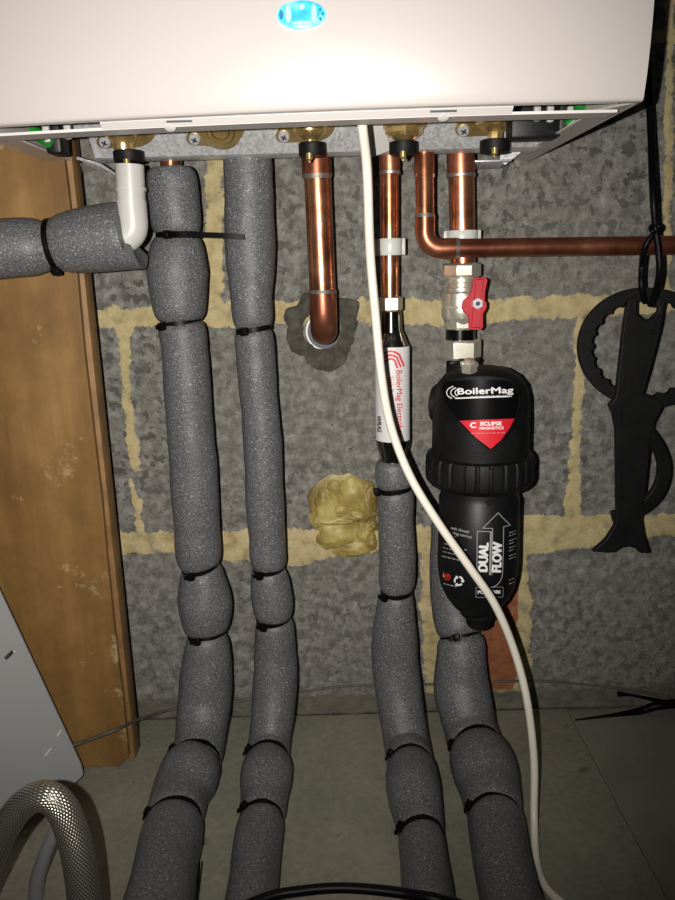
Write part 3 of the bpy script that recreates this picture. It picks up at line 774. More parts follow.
sh = [(481 + (x - 481) * .965, 412 + (y - 412) * .965) for x, y in rim_path]
v2_, f2_ = tess(sh, 6); sm = MB(); decal(sm, v2_, f2_, axH, RH + .0004)
plate = sm.build('label_plate', mat('satin_black_label', (.0025, .0025, .003), .3, 0, .25), fr, smooth=60)
redo = [(459.5, 420.8), (487, 419.6), (514.5, 418.6), (510, 427.5), (501, 440), (490.8, 449), (475.5, 437.5)]
v2_, f2_ = tess(redo, 6); sm = MB(); decal(sm, v2_, f2_, axH, RH + .0007)
sm.build('red_panel', M_redlabel, plate, smooth=60)
pr = MB(); dd = RH + .0010
decal_text(pr, 'BoilerMag', 485, 391, 8.8, math.radians(-1.5), axH, dd, bold=.36, sx=1.58)
for q in range(3):
    r_ = 8.2 - q * 1.9; pts_ = [(456 - 0 + q * 2.0 + 1.15 * r_ * math.cos(math.radians(a_)) + 0, 392.6 + .78 * r_ * math.sin(math.radians(a_))) for a_ in range(115, 256, 14)]
    vv, ff = stroke2(pts_, .95); decal(pr, vv, ff, axH, dd)
vv, ff = stroke2([(455 + i * 3, 398.3 - (i * 3) * .035 + (.0)) for i in range(20)], [1.3] * 18 + [.9, .4]); decal(pr, vv, ff, axH, dd)
decal_text(pr, 'C', 473, 425.5, 7.6, math.radians(-1), axH, dd, bold=.5, sx=1.1)
decal_text(pr, 'ECLIPSE', 491, 423.8, 5.2, math.radians(-1), axH, dd, bold=.35, sx=1.2)
decal_text(pr, 'MAGNETICS', 491.5, 428.2, 3.7, math.radians(-1), axH, dd, bold=.2, sx=1.2)
pr.build('white_lettering', M_whiteprint, plate, smooth=0)
pr = MB()
def fine_line(pr, x0, y0, L_, ang, ax_, R_, w=.8, seed=0):      # a line of print too small to read: word-length dashes
    r_ = random.Random(seed); x = 0
    while x < L_:
        l_ = min(r_.uniform(1.6, 5.0), L_ - x); vv, ff = stroke2([(x0 + math.cos(ang) * (x + l_ * t), y0 + math.sin(ang) * (x + l_ * t)) for t in (0, .5, 1)], w)
        decal(pr, vv, ff, ax_, R_); x += l_ + 1.0
fine_line(pr, 470, 396.8, 38, math.radians(-2), axH, dd, 1.1, 5)
fine_line(pr, 471, 433.4, 34, math.radians(-1), axH, dd, .6, 6)
pr.build('fine_print', M_greyprint, plate, smooth=0)

ax2 = at(479.2, 478, YF); axC = (ax2.x, ax2.y)
cr = prof_px(479.2, YF, [(462, 46), (463, 48), (465.5, 52), (470, 53.4), (488, 53.4), (492, 52.5), (495, 49), (496, 42)], 0)
def rib(a, i):
    t = (a * 26 / (2 * PI)) % 1.0
    return 1 - (.022 if t < .14 and 1 < i < 7 else 0)
MB().lathe(cr, (ax2.x, ax2.y, 0), seg=26 * 8, ribs=rib).build('locking_collar', M_blackm, fr, smooth=28)
gb = MB()
for px_, py_ in ((478, 478), (491, 480)):
    q = cyl_hit(px_, py_, axC, mm(53.4, ax2)); gb.box(q, (.0028, .003, .018), bev=.0006)
gb.build('collar_lug', M_blackm, fr)
ax3 = at(477.9, 550, YF); axB = (ax3.x, ax3.y)
can = prof_px(477.9, YF, [(a_, b_ * .94) for a_, b_ in [(492, 40), (500, 40.2), (506, 41), (508, 42.2), (575, 42.2), (588, 41), (598, 38.5), (607, 33), (614, 25), (618, 17)]], 0)
canister = MB().lathe(can, (ax3.x, ax3.y, 0), seg=64).build('canister', M_blackp, fr, smooth=50)
capp = prof_px(478, YF, [(610, 16), (612, 18.5), (621, 18.5), (622.5, 13), (629, 12), (630.5, 8)], 0); a4 = at(478.6, 618, YF)
MB().lathe(capp, (a4.x, a4.y, 0), seg=12).build('drain_cap', M_blackm, fr, smooth=30)
MB().lathe([(.0022, 0), (.0022, .002)], cyl_hit(489, 503, axB, mm(40, ax3)) + Vector((0, .0005, 0)), (0, -1, 0), 12).build('pin', M_blackm, fr)
RC = mm(42.2 * .94, ax3) + .0003
pr = MB()
T0 = math.radians(-87.5)
decal_text(pr, 'DUAL', 483.8, 557.5, 13.0, T0, axB, RC + .0002, bold=.8, sx=.86)
decal_text(pr, 'FLOW', 497.5, 557.5, 13.0, T0, axB, RC + .0002, bold=.8, sx=.82)
decal_text(pr, 'PCN 22388', 489, 592.3, 4.8, math.radians(-1), axB, RC, bold=.15)
# recycling mark: three chasing arrows
for q in range(3):
    a0 = math.radians(q * 120 - 80); pts_ = [(458.7 + 4.0 * math.cos(a0 + t_), 581 + 4.2 * math.sin(a0 + t_)) for t_ in [x_ * .22 for x_ in range(7)]]
    vv, ff = stroke2(pts_, 1.8); decal(pr, vv, ff, axB, RC)
    ae = a0 + 1.32; px_, py_ = 458.7 + 4.0 * math.cos(ae), 581 + 4.2 * math.sin(ae); tx, ty = -math.sin(ae), math.cos(ae)
    decal(pr, [(px_ + tx * 2.2, py_ + ty * 2.2), (px_ - ty * 2.1, py_ + tx * 2.1), (px_ + ty * 2.1, py_ - tx * 2.1)], [(0, 1, 2)], axB, RC)
pr.build('white_lettering', M_whiteprint, canister, smooth=0)
pr = MB()
arrow = [(477.0, 569), (477.2, 531.5), (491.6, 532), (490.3, 575)]
vv, ff = stroke2(arrow[:1] + [(477.1, 550), (477.2, 531.5)], .8); decal(pr, vv, ff, axB, RC)
vv, ff = stroke2([(477.2, 531.3), (484, 531.5), (491.6, 531.8)], .8); decal(pr, vv, ff, axB, RC)
vv, ff = stroke2([(491, 532), (490.6, 550), (490, 575)], 1.9); decal(pr, vv, ff, axB, RC)
for seg_ in ([(492.0, 575), (492.4, 550), (492.6, 528.5)], [(492.8, 528.4), (487.5, 528.4), (482.6, 528.2)], [(482.6, 528.4), (490, 521), (498.2, 512.8)], [(498.0, 512.6), (504, 519), (510.3, 525)], [(510.3, 525), (507, 526), (503.6, 526.8)], [(503.6, 526.6), (503.3, 550), (502.6, 572)]):
    vv, ff = stroke2(seg_, .8); decal(pr, vv, ff, axB, RC)
arc_ = [(490 + 12.6 * math.cos(math.radians(a_)), 572 + 15.5 * math.sin(math.radians(a_))) for a_ in range(0, 136, 12)]
vv, ff = stroke2(arc_, .8); decal(pr, vv, ff, axB, RC)
box_ = [(476, 587.5), (503, 587), (503, 597), (476, 597.5), (476, 587.5)]
for i in range(4):
    vv, ff = stroke2([box_[i], ((box_[i][0] + box_[i + 1][0]) / 2, (box_[i][1] + box_[i + 1][1]) / 2), box_[i + 1]], .4); decal(pr, vv, ff, axB, RC)
decal_text(pr, 'unit should', 460, 530, 4.2, math.radians(14), axB, RC, bold=.12)
decal_text(pr, 'during normal', 460, 534.5, 4.2, math.radians(14), axB, RC, bold=.12)
for i, (x_, y_, l_, w_) in enumerate([(451.5, 535.8, 5, 1.6), (445, 537.5, 13, .9), (444, 543.5, 11, .8), (460, 548.5, 7, .9), (443, 547.5, 11, .8), (443, 551.5, 12, .8), (442, 556, 22, 1.0), (443.5, 583.5, 14, 1.0)]):
    fine_line(pr, x_, y_, l_, math.radians(14), axB, RC, w_, i)
for i, (y_, l_) in enumerate([(533, 7), (536, 8), (541, 8), (544, 6), (548, 7), (551, 5), (556, 8), (559, 7), (580, 5), (584, 6)]):
    fine_line(pr, 509, y_, l_, math.radians(-20), axB, RC, .8, i + 20)
pr.build('fine_print', M_greyprint, canister, smooth=0)
pr = MB(); ring_ = [(447.6 + 2.5 * math.cos(math.radians(a_)), 577 + 3.0 * math.sin(math.radians(a_))) for a_ in range(0, 361, 24)]
vv, ff = stroke2(ring_, 1.0); decal(pr, vv, ff, axB, RC); decal(pr, [(446.2, 575.2), (449, 575.2), (447.7, 579)], [(0, 1, 2)], axB, RC)
pr.build('red_symbol', M_redlabel, canister, smooth=0)
pr = MB(); decal(pr, [(442.6, 577), (445.0, 577.6), (443.6, 571.8)], [(0, 1, 2)], axB, RC); pr.build('orange_symbol', M_orange, canister, smooth=0)

# ------------------------------------------------------------------ boiler
ZB = at(642, 104, -.2625).z
ZB = .551
bo = empty('boiler', (0, -.1, ZB)); tag(bo, 'large white wall boiler with a glowing blue oval button, above all the pipes', 'boiler')
edge_px = [(-46, 127.5), (0, 125), (97, 120.5), (190, 116), (310, 109.5), (400, 105.5), (490, 103), (580, 101.8), (643, 101)]
edge = [atz(x, y, ZB) for x, y in edge_px]
# least squares bow: y = a + b x + c x^2
import itertools
def polyfit2(P):
    S = [sum(p.x ** k_ for p in P) for k_ in range(5)]; Tt = [sum(p.y * p.x ** k_ for p in P) for k_ in range(3)]
    Mx = Matrix(((S[0], S[1], S[2]), (S[1], S[2], S[3]), (S[2], S[3], S[4]))); return Mx.inverted() @ Vector(Tt)
ca, cb, cc = polyfit2(edge)
fy = lambda x: ca + cb * x + cc * x * x
XL, XR = edge[0].x, edge[-1].x
ZT = .80
# front panel: bowed sheet with rounded lower edge
cols = [XL + (XR - XL) * i / 40 for i in range(41)]
vs = []; fs = []; prof_ = [(ZT, -.0045), (.70, -.0045), (.62, -.0045), (.600, -.0044), (.590, -.0041), (.580, -.0034), (.572, -.0026), (.565, -.0017), (ZB + .007, -.0003), (ZB + .0018, .0009), (ZB + .0004, .0018), (ZB, .0035), (ZB, .0075), (ZB + .003, .0078), (ZB + .012, .0078), (ZT, .0078)]
for x in cols:
    for z, dy in prof_: vs.append((x, fy(x) + dy, z))
m_ = len(prof_)
for i in range(40):
    for j in range(m_): fs.append((i * m_ + j, i * m_ + (j + 1) % m_, (i + 1) * m_ + (j + 1) % m_, (i + 1) * m_ + j))
fs.append(tuple(range(m_))); fs.append(tuple(40 * m_ + j for j in range(m_))[::-1])
front = MB().add(vs, fs).build('front_panel', M_whitecase, bo, smooth=50)
# inner flange under the front panel
def flange(xa, xb, d0, d1, z0, z1, name, m, thick=.0016, n=40, dark=False):
    vs = []; fs = []
    for i in range(n + 1):
        x = xa + (xb - xa) * i / n
        y0 = fy(x) + d0; y1 = fy(x) + d1
        vs += [(x, y0, z0), (x, y1, z1), (x, y1, z1 + thick), (x, y0, z0 + thick)]
    for i in range(n):
        for j in range(4): fs.append((i * 4 + j, i * 4 + (j + 1) % 4, (i + 1) * 4 + (j + 1) % 4, (i + 1) * 4 + j))
    fs += [(0, 1, 2, 3), (n * 4, n * 4 + 3, n * 4 + 2, n * 4 + 1)]
    return MB().add(vs, fs).build(name, m, bo)
xw0 = atz(99, 122, ZB).x; xw1 = atz(514, 106, ZB).x
flange(XL + .002, XR - .002, .0078, .040, ZB + .012, ZB + .010, 'chassis_flange', M_whitelip)
zs_ = at(300, 121.5, fy(0) + .014).z
flange(xw0, xw1, .0085, .0135, ZB - .0002, zs_, 'bottom_flange', M_whitelip)
# rolled edge of the chassis
flange(XL + .004, XR - .010, .0132, .034, zs_, zs_ + .0006, 'rolled_edge', M_whitelip)
for px_ in (173, 441):
    q = atz(px_, 127 if px_ < 300 else 117, ZB - .0018)
    MB().lathe([(.0036, 0), (.0032, .0011), (.001, .0015)], (q.x, fy(q.x) + .015, zs_ + .0006), (0, -.5, -1), 20).build('bumper', M_whitelip, bo)
for px_ in (172, 441):
    q = atz(px_, 112, ZB); MB().box((q.x, fy(q.x) + .0094, ZB - .0014), (.015, .0010, .0010)).build('slot', M_cross, bo)
# side panels
for nm, X, sgn, yw in (('side_panel', XR, 1, -.002), ('side_panel', XL, -1, -.002)):
    yf = fy(X) + .004
    mb = MB(); mb.box((X - sgn * .001, (yf + yw) / 2, (ZB + ZT) / 2), (.002, yw - yf, ZT - ZB), bev=.0006)
    # in-turned lower flange, tapering
    A_ = [(X, yf, ZB), (X - sgn * .016, yf + .03, ZB + .001), (X - sgn * .016, yw - .01, ZB + .001), (X, yw, ZB)]
    mb.prism(A_, (0, 0, .0012))
    mb.build(nm, M_whitecase, bo)
# inner chassis (dark sheet metal above the valves)
ib = MB(); ib.box(((XL + XR) / 2, (fy(0) + .03 - .004) / 2 - .0, ZB + .045), (XR - XL - .006, abs(fy(0)) - .05, .003))
ib.build('chassis_floor', M_inside, bo)
MB().box(((XL + XR) / 2, -.003, (ZB + .046 + ZT) / 2), (XR - XL - .006, .004, ZT - ZB - .05)).build('back_plate', M_inside, bo)
MB().box(((XL + XR) / 2, (fy(0) * .93) / 2, ZT - .002), (XR - XL - .006, abs(fy(0)) * .9, .004)).build('top_plate', M_whitecase, bo)
# blue oval button
bc = None
d_ = ray(302, 17.5); tx_ = (fy(.0) - CAM.y) / d_.y; bc = CAM + d_ * tx_; bc.y = fy(bc.x) - .0048
rx_, rz_ = mm(24.5, bc), mm(12.6, bc) / math.cos(math.radians(14)) * .98
def oval(rx, rz, y0, y1, name, m, parent, dome=0):
    mb = MB(); n = 56; vs = []; fs = []; rings = [(1.0, y1), (1.0, y0)] + ([(.85, y0 - dome * .5), (.6, y0 - dome * .8), (.25, y0 - dome)] if dome else [])
    for s_, y in rings:
        for j in range(n):
            a = 2 * PI * j / n; vs.append((bc.x + rx * s_ * math.cos(a), bc.y + y, bc.z + rz * s_ * math.sin(a)))
    for i in range(len(rings) - 1):
        for j in range(n): fs.append((i * n + j, i * n + (j + 1) % n, (i + 1) * n + (j + 1) % n, (i + 1) * n + j))
    fs.append(tuple(range(n))); fs.append(tuple((len(rings) - 1) * n + j for j in range(n)))
    mb.add(vs, fs); return mb.build(name, m, parent, smooth=60)
btn = oval(rx_, rz_, -.0008, .003, 'blue_button', M_glow, bo, dome=.0008)
for nm, cx_, cz_, sx_, sz_, m in (('lens_band', -.55, 0, .13, .62, M_glow2), ('lens_band', .50, 0, .11, .68, M_glow2), ('lens_band', 0, -.62, .42, .13, M_glow2), ('lens_band', .02, .52, .12, .20, M_glow2), ('lens_window', -.83, 0, .09, .34, M_lensdark), ('lens_window', .76, .30, .06, .13, M_lensdark), ('lens_window', .86, 0, .06, .13, M_lensdark), ('lens_window', .76, -.36, .06, .13, M_lensdark)):
    q = MB(); n = 20; vs = [(bc.x + rx_ * (cx_ + sx_ * math.cos(2 * PI * j / n)), bc.y - .0015 - (.0007 if abs(cx_) < .6 else .0), bc.z + rz_ * (cz_ + sz_ * math.sin(2 * PI * j / n))) for j in range(n)]
    vs2 = [(x, y + .0008, z) for x, y, z in vs]; q.add(vs + vs2, [tuple(range(n)), tuple(range(n, 2 * n))[::-1]] + [(j, (j + 1) % n, n + (j + 1) % n, n + j) for j in range(n)]); q.build(nm, m, btn)
# green and black cable blocks at each end
g0 = at(578, 117, -.155)
MB().loft(catmull([(g0.x - .007, g0.y, g0.z - .006), (g0.x - .001, g0.y - .002, g0.z), (g0.x + .001, g0.y, g0.z + .008), (g0.x + .001, g0.y, g0.z + .04)], 6), .0042, 16).build('green_plug', M_green, bo)
g0 = at(42, 138, -.14); MB().loft([g0 + Vector((.006, -.003, -.003)), g0 + Vector((0, 0, .001)), g0 + Vector((-.007, 0, .005))], .0045, 16, up=(0, -1, 0)).build('green_plug', M_green, bo)
for px_, py_, dz_, sz_ in ((533, 125, .006, (.035, .02, .032)), (563, 120, .006, (.012, .02, .03)), (57, 139, .006, (.011, .02, .034))):
    MB().box(at(px_, py_, -.13) + Vector((0, 0, dz_)), sz_, bev=.002).build('connector_block', M_blackp, bo)
for px_, py_ in ((537, 117), (550, 118), (570, 120), (47, 138), (68, 135)):
    MB().box(at(px_, py_, -.145) + Vector((0, 0, .003)), (.005, .004, .012), bev=.0015).build('white_plug', M_white, bo)

# ------------------------------------------------------------------ pipe bracket (galvanised) and brass valves
YK = -.088
kr = empty('steel_bracket', at(300, 156, YK)); tag(kr, 'spangled galvanised steel bracket strip under the boiler holding the brass valves', 'bracket')
def K(px, py): return at(px, py, YK)
zlo = at(300, 152.5, YK).z; zhi = zlo + .030
x_a = at(66, 150, YK).x; x_b = at(541, 150, YK).x; x_c = at(94, 150, YK).x
secs = [(YK - .030, zhi + .010), (YK - .0285, zhi + .006), (YK - .004, zlo + .006), (YK - .001, zlo + .0025), (YK + .001, zlo), (YK + .004, zlo - .0010), (YK + .020, zlo - .001), (YK + .020, zlo + .0008), (YK + .0045, zlo + .0012), (YK + .0022, zlo + .0040), (YK - .026, zhi + .008), (YK - .028, zhi + .0115)]
mb = MB(); mb.prism([(x_c, y, z) for y, z in secs], (x_b - x_c, 0, 0))
mb.prism([(x_a, y, z) for y, z in (secs[0], secs[1], (YK - .012, zlo + .0145), (YK - .0098, zlo + .0158), secs[-2], secs[-1])], (x_c - x_a + .001, 0, 0))
mb.build('steel_strip', M_galv, kr, smooth=30)
# bright rear wings that fix it to the wall at both ends
w_ = MB(); q0 = at(478, 160, -.01)
w_.box(((at(470, 160, -.06).x + at(512, 160, -.06).x) / 2, YK / 2 + .010, zlo - .006), (at(512, 160, -.06).x - at(470, 160, -.06).x, .050, .0015), bev=.0005)
w_.prism([at(505, 165, -.05), at(514, 158, -.05), at(524, 150, -.05), at(527, 142, -.05), at(500, 142, -.05), at(500, 160, -.05)], (0, .0015, 0))
w_.build('fixing_wing', M_galv, kr)
w_ = MB(); w_.loft([at(77, 158, -.10), at(100, 165, -.085), at(118, 176, -.07)], [.0012, .0014, .0012], 10); w_.build('fixing_wire', M_galv, kr)
# embossed marks
for px_ in (172, 260, 437):
    e_ = MB()
    pt_ = at(px_, 139 if px_ < 200 else (137 if px_ < 300 else 131), YK - .0185)
    tt = Matrix.Rotation(math.radians(-48), 3, 'X')
    e_.box((pt_.x, YK - .0172, zlo + .0185), (.0016, .0012, .011), Matrix.Rotation(math.atan2(.0245, .030), 3, 'X'), .0003)
    e_.build('embossed_mark', M_galv, kr)
N_pl = Vector((0, -(zhi - zlo), -.0245)).normalized()          # outward normal of the sloping face
UPs = Vector((0, -.0245, (zhi - zlo))).normalized()
def onplate(px, py, off=0.0):
    d = ray(px, py); p0 = Vector((0, YK - .004, zlo + .006)); t = (p0 - CAM).dot(N_pl) / d.dot(N_pl); return CAM + d * t + N_pl * off
def plate_shape(mb, outline, off0, off1):
    o3 = [onplate(x, y, off0) for x, y in outline]; mb.prism(o3, N_pl * (off1 - off0))
def ring_px(cx, cy, r, n=28, a0=0, a1=360, sq=.8):
    return [(cx + r * math.cos(math.radians(a0 + (a1 - a0) * i / n)), cy + sq * r * math.sin(math.radians(a0 + (a1 - a0) * i / n))) for i in range(n)]
def brass_valve(label, fx, fy_, fr_, screw, bowl, neck, collar, gold, group='brass fittings under the boiler', open_=False, sc=True):
    fy_ -= 2; screw = (screw[0], screw[1] - 2)
    root = empty('brass_valve', onplate(fx, fy_)); tag(root, label, 'brass valve', group)
    # flange: round plate with an ear to the screw
    out = []
    for x, y in ring_px(fx, fy_, fr_, 40): out.append((x, y))
    sx_, sy_ = screw; er = 8.5
    # convex hull of the two circles
    P = out + ring_px(sx_, sy_, er, 20)
    P = sorted(set((round(x, 3), round(y, 3)) for x, y in P))
    def cross(o, a, b): return (a[0] - o[0]) * (b[1] - o[1]) - (a[1] - o[1]) * (b[0] - o[0])
    lo = []
    for p in P:
        while len(lo) >= 2 and cross(lo[-2], lo[-1], p) <= 0: lo.pop()
        lo.append(p)
    up_ = []
    for p in reversed(P):
        while len(up_) >= 2 and cross(up_[-2], up_[-1], p) <= 0: up_.pop()
        up_.append(p)
    hull = lo[:-1] + up_[:-1]
    mb = MB(); plate_shape(mb, hull, .0008, .0032); mb.build('flange', M_brass, root, bev=.0005)
    s = MB(); c_ = onplate(sx_, sy_, .0032); s.lathe([(.0044, 0), (.0044, .0012), (.0036, .0022), (.0001, .0024)], c_, N_pl, 24); so = s.build('screw', M_screw, root)
    x = MB(); Rm = Matrix((Vector((1, 0, 0)), N_pl, UPs)).transposed()
    x.box(c_ + N_pl * .0024, (.0048, .0004, .0012), Rm @ Matrix.Rotation(.5, 3, 'Y')); x.box(c_ + N_pl * .0024, (.0012, .0004, .0048), Rm @ Matrix.Rotation(.5, 3, 'Y')); x.build('cross_recess', M_cross, so)
    c0 = onplate(fx, fy_, .003); Rf = mm(fr_, c0)
    if open_:
        mb = MB(); mb.lathe([(Rf * .62, .004), (Rf * .86, .004), (Rf * .86, -.001), (Rf * .62, -.001), (Rf * .62, .004)], c0, N_pl, 44, caps=False)
        mb.lathe([(Rf * .56, .0055), (Rf * .40, .0055), (Rf * .40, -.002), (Rf * .56, -.002), (Rf * .56, .0055)], c0, N_pl, 44, caps=False); mb.build('ring', M_brass, root)
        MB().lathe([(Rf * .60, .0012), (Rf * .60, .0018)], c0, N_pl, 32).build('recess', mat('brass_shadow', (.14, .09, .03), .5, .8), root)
        MB().lathe([(Rf * .33, .001), (Rf * .33, .004), (Rf * .25, .0045)], c0, N_pl, 28).build('plug', M_brass, root)
        return root
    # bowl + neck (vertical)
    bx_, by_, bw = bowl; Yb = YK - .020
    zt_ = at(bx_, by_ - 16, Yb).z; zb_ = at(bx_, by_, Yb).z; rb = mm(bw / 2, at(bx_, by_, Yb))
    nx_, ny_, nw = neck; zn = at(nx_, ny_, Yb).z; rn = mm(nw / 2, at(nx_, ny_, Yb)); xx = at(bx_, by_, Yb).x
    mb = MB(); h = zt_ - zb_
    mb.lathe([(rb * .98, zt_ + .004), (rb, zt_), (rb * 1.0, zb_ + h * .55), (rb * .93, zb_ + h * .50), (rb * .90, zb_ + h * .22), (rb * .72, zb_), (rn, zb_ - .003), (rn, zn), (rn * .9, zn - .004)], (xx, Yb, 0), (0, 0, 1), 8 if bw > 36 else 36)
    mb.build('valve_body', M_brass, root, smooth=28)
    cx_, cy0, cy1, cw = collar; zc0, zc1 = at(cx_, cy0, Yb - .008).z, at(cx_, cy1, Yb - .008).z; rc = mm(cw / 2, at(cx_, cy0, Yb)); xc = at(cx_, cy0, Yb).x
    co = MB().lathe([(rc * .9, zc0 + .0006), (rc, zc0), (rc, zc1 + .001), (rc * .94, zc1)], (xc, Yb, 0), (0, 0, 1), 28).build('black_collar', M_blackm, root)
    gx, gy = gold; g_ = at(gx, gy, Yb - rc * .55 - .006)
    MB().lathe([(.0024, .004), (.0024, .0), (.0012, -.0012), (.0010, -.0024)], g_, (0, 0, 1), 12).build('drain_screw', M_brass, root)
    return root
brass_valve('brass valve above the white plastic waste pipe, leftmost of the brass fittings', 134, 129, 23, (105.6, 141.5), (123, 141, 33), (126, 148, 20), (128, 150, 161, 30), (127, 165))
brass_valve('open ring-shaped brass fitting with nothing connected, above the slim foam pipe', 221, 128, 23.5, (195, 138.5), None, None, None, None, open_=True)
brass_valve('brass valve feeding the thick copper pipe that elbows into the wall', 313, 124, 22, (284, 136), (310, 136, 36), (310, 143, 12), (312, 142, 155, 27.5), (309.5, 159))
brass_valve('brass valve immediately right of where the white cable leaves the boiler', 406, 119, 22, (384, 131), (404, 137, 42), (402.5, 144, 14), (403.5, 141, 153, 29), (403, 157))
brass_valve('rightmost brass valve, beside the black connector block under the boiler', 490, 117, 23, (463, 130), (496, 128, 45), (495, 139, 15), (495, 139, 151.5, 30), (494.5, 153.5))
# white tag plate behind the cable
tg = MB(); tg.prism([onplate(369, 118, .004), onplate(384, 118, .004), onplate(390, 146, .004), onplate(371, 153, .004)], N_pl * .002)
tag(tg.build('plastic_tag', M_white), 'white plastic tag on the steel bracket just behind the white cable', 'tag')

# ------------------------------------------------------------------ white waste pipe with lagging
YW = -.118
wr = empty('waste_pipe', at(131, 240, YW)); tag(wr, 'white plastic waste pipe that elbows left into a horizontal grey foam sleeve', 'waste pipe')
rw = mm(14.0, at(131, 200, YW))
v0 = at(129.5, 165, YW); v1 = at(131.5, 205, YW)
zl = at(120, 239, YW).z; cxw = v1.x - .011
arcw = [Vector((cxw + .011 * math.cos(t), YW, zl + .011 - .011 * math.sin(t))) for t in [i / 8 * PI / 2 for i in range(9)]]
MB().loft([v0, Vector((v1.x, YW, arcw[0].z + .014))], rw, 32).build('upright_pipe', M_white, wr)
MB().loft([Vector((v1.x, YW, arcw[0].z + .016)), Vector((v1.x, YW, arcw[0].z + .006))] + arcw + [arcw[-1] - Vector((.03, 0, 0))], rw * 1.06, 32).build('elbow', M_white, wr)
k0 = at(131, 190, YW)
MB().loft([k0 + Vector((0, 0, .0012)), k0 - Vector((0, 0, .0012))], rw * 1.08, 32).build('socket_lip', M_white, wr)
pw = [(-110, 262, 58, YW - .004, None), (-50, 255, 58, YW - .004, None), (0, 249, 58, YW - .002, None), (30, 247, 57, YW, None), (46, 246, 51, YW, None), (62, 244, 58, YW, None), (90, 240, 64, YW, None), (115, 237, 66, YW, None), (127, 236, 66, YW, None)]
C2, R2 = lagging(pw, [46]); ti = tie_at(C2, R2, 46, 0)
Ls = [0]
for i in range(1, len(C2)): Ls.append(Ls[-1] + (C2[i] - C2[i - 1]).length)
rr_ = [R2[i] * (1 - .13 * math.exp(-abs(Ls[i] - Ls[ti]) / .005)) for i in range(len(C2))]
# thick open-ended sleeve: outer skin, cut face, inner bore
seg = 40; ol_, fs = [], []; tilt_d = Vector((-.42, 0, 1)).normalized()
mb = MB(); pts_ = C2 + [C2[-1], C2[-1] - (C2[-1] - C2[-2]).normalized() * .03]; rad_ = rr_ + [rw * 1.12, rw * 1.12]
tang = [(C2[min(i + 1, len(C2) - 1)] - C2[max(i - 1, 0)]).normalized() for i in range(len(C2))] + [(C2[-1] - C2[-2]).normalized()] * 2
vs = []
for i, (p, r) in enumerate(zip(pts_, rad_)):
    T_ = tang[i]; U_ = (Vector((0, 0, 1)) - T_ * T_.z).normalized(); W_ = T_.cross(U_)
    sh_ = max(0, 1 - (Ls[-1] - (Ls[i] if i < len(Ls) else Ls[-1])) / .03)
    for j in range(seg):
        a = 2 * PI * j / seg; d_ = U_ * math.cos(a) + W_ * math.sin(a); cut = (-math.cos(a) * .10 + (.30 if math.cos(a) < -.55 else 0)) * r * sh_ * sh_ * (1 if i < len(C2) + 1 else .3)
        vs.append(p + d_ * r + T_ * cut)
for i in range(len(pts_) - 1):
    for j in range(seg): fs.append((i * seg + j, i * seg + (j + 1) % seg, (i + 1) * seg + (j + 1) % seg, (i + 1) * seg + j))
mb.add(vs, fs); mb.build('foam_sleeve', M_foam, wr, smooth=50)
make_tie(wr, C2[ti], C2[ti - 2] - C2[ti + 2], rr_[ti] + .0006, 62, 0)
bpy.context.view_layer.update()

# ------------------------------------------------------------------ white cable
wc = [(358, 60, 10, -.200, None), (362, 122, 10, -.195, None), (367, 170, 10, -.178, None), (370, 250, 10, -.165, None), (375, 310, 10.5, -.160, None), (382, 380, 11, -.158, None), (392, 430, 11, -.158, None), (411, 478, 11.3, -.163, None), (439, 524, 11.3, -.170, None), (470, 568, 11.3, -.172, None), (495, 605, 11.5, -.168, None), (514, 650, 11.5, -.16, None), (527, 700, 11.5, -.16, None), (534, 760, 11.5, -.165, None), (534, 815, 11.5, -.18, None), (536, 858, 11.5, None, .0046), (544, 884, 11.5, None, .0046), (562, 903, 12, None, .0046), (600, 930, 12, None, .0046), (660, 960, 12, None, .0046)]
P = path3(wc); tag(MB().loft([p[:3] for p in P], .0032, 16).build("cable", M_cable, smooth=60), 'white round cable hanging from the boiler across the front of the black filter', 'cable')
# black cable at the bottom
bk = [(120, 960, 8, None, .005), (190, 930, 8, None, .005), (262, 899, 8, None, .005), (300, 891, 8, None, .006), (345, 888, 8, None, .007), (400, 893, 8, None, .007), (450, 903, 8, None, .006), (520, 930, 8, None, .005)]
# it crosses over the foam pipes, so it rides higher where it meets them
def ride(px):
    h_ = .006
    for cx_ in (163, 252, 430): h_ = max(h_, .058 * math.exp(-((px - cx_) / 60) ** 4))
    return h_
bk = [(px, py, w, None, .060 if 120 < px < 470 else .02) for px, py, w, _, z in bk]
P = path3(bk); tag(MB().loft([p[:3] for p in P], .0033, 14).build('cable', M_tie, smooth=60), 'thick black cable looping over the foam pipes at the bottom edge', 'cable')
# thin black stalk beside the leftmost pipe
tag(MB().loft([atz(196, 915, .003), at(198, 888, atz(196, 905, 0).y), at(199.5, 862, atz(196, 905, 0).y)], .0008, 8).build('wire', M_tie), 'thin black wire end sticking up beside the leftmost foam pipe', 'wire')

# grey strip along the foot of the wall
st = [(40, 757, 6, -.108, None), (80, 743, 6, -.100, None), (115, 730, 6, -.096, None), (140, 719, 5, -.055, None), (175, 709, 4, -.018, None), (240, 701, 3.5, -.010, None), (300, 692, 3.5, -.0075, None), (350, 686, 4, -.0075, None), (440, 684, 4, -.0075, None), (530, 681, 4, -.0075, None), (590, 685, 4, -.0075, None), (640, 692, 4.5, -.010, None), (700, 702, 5, -.014, None), (760, 712, 5, -.014, None)]
st = [(a_, b_, c_ * .62, d_, e_) for a_, b_, c_, d_, e_ in st]; P = path3(st); tag(MB().loft([p[:3] for p in P], [p[3] for p in P], 10).build('cable', M_tape, smooth=60), 'thin grey cable strung along the foot of the block wall', 'cable')
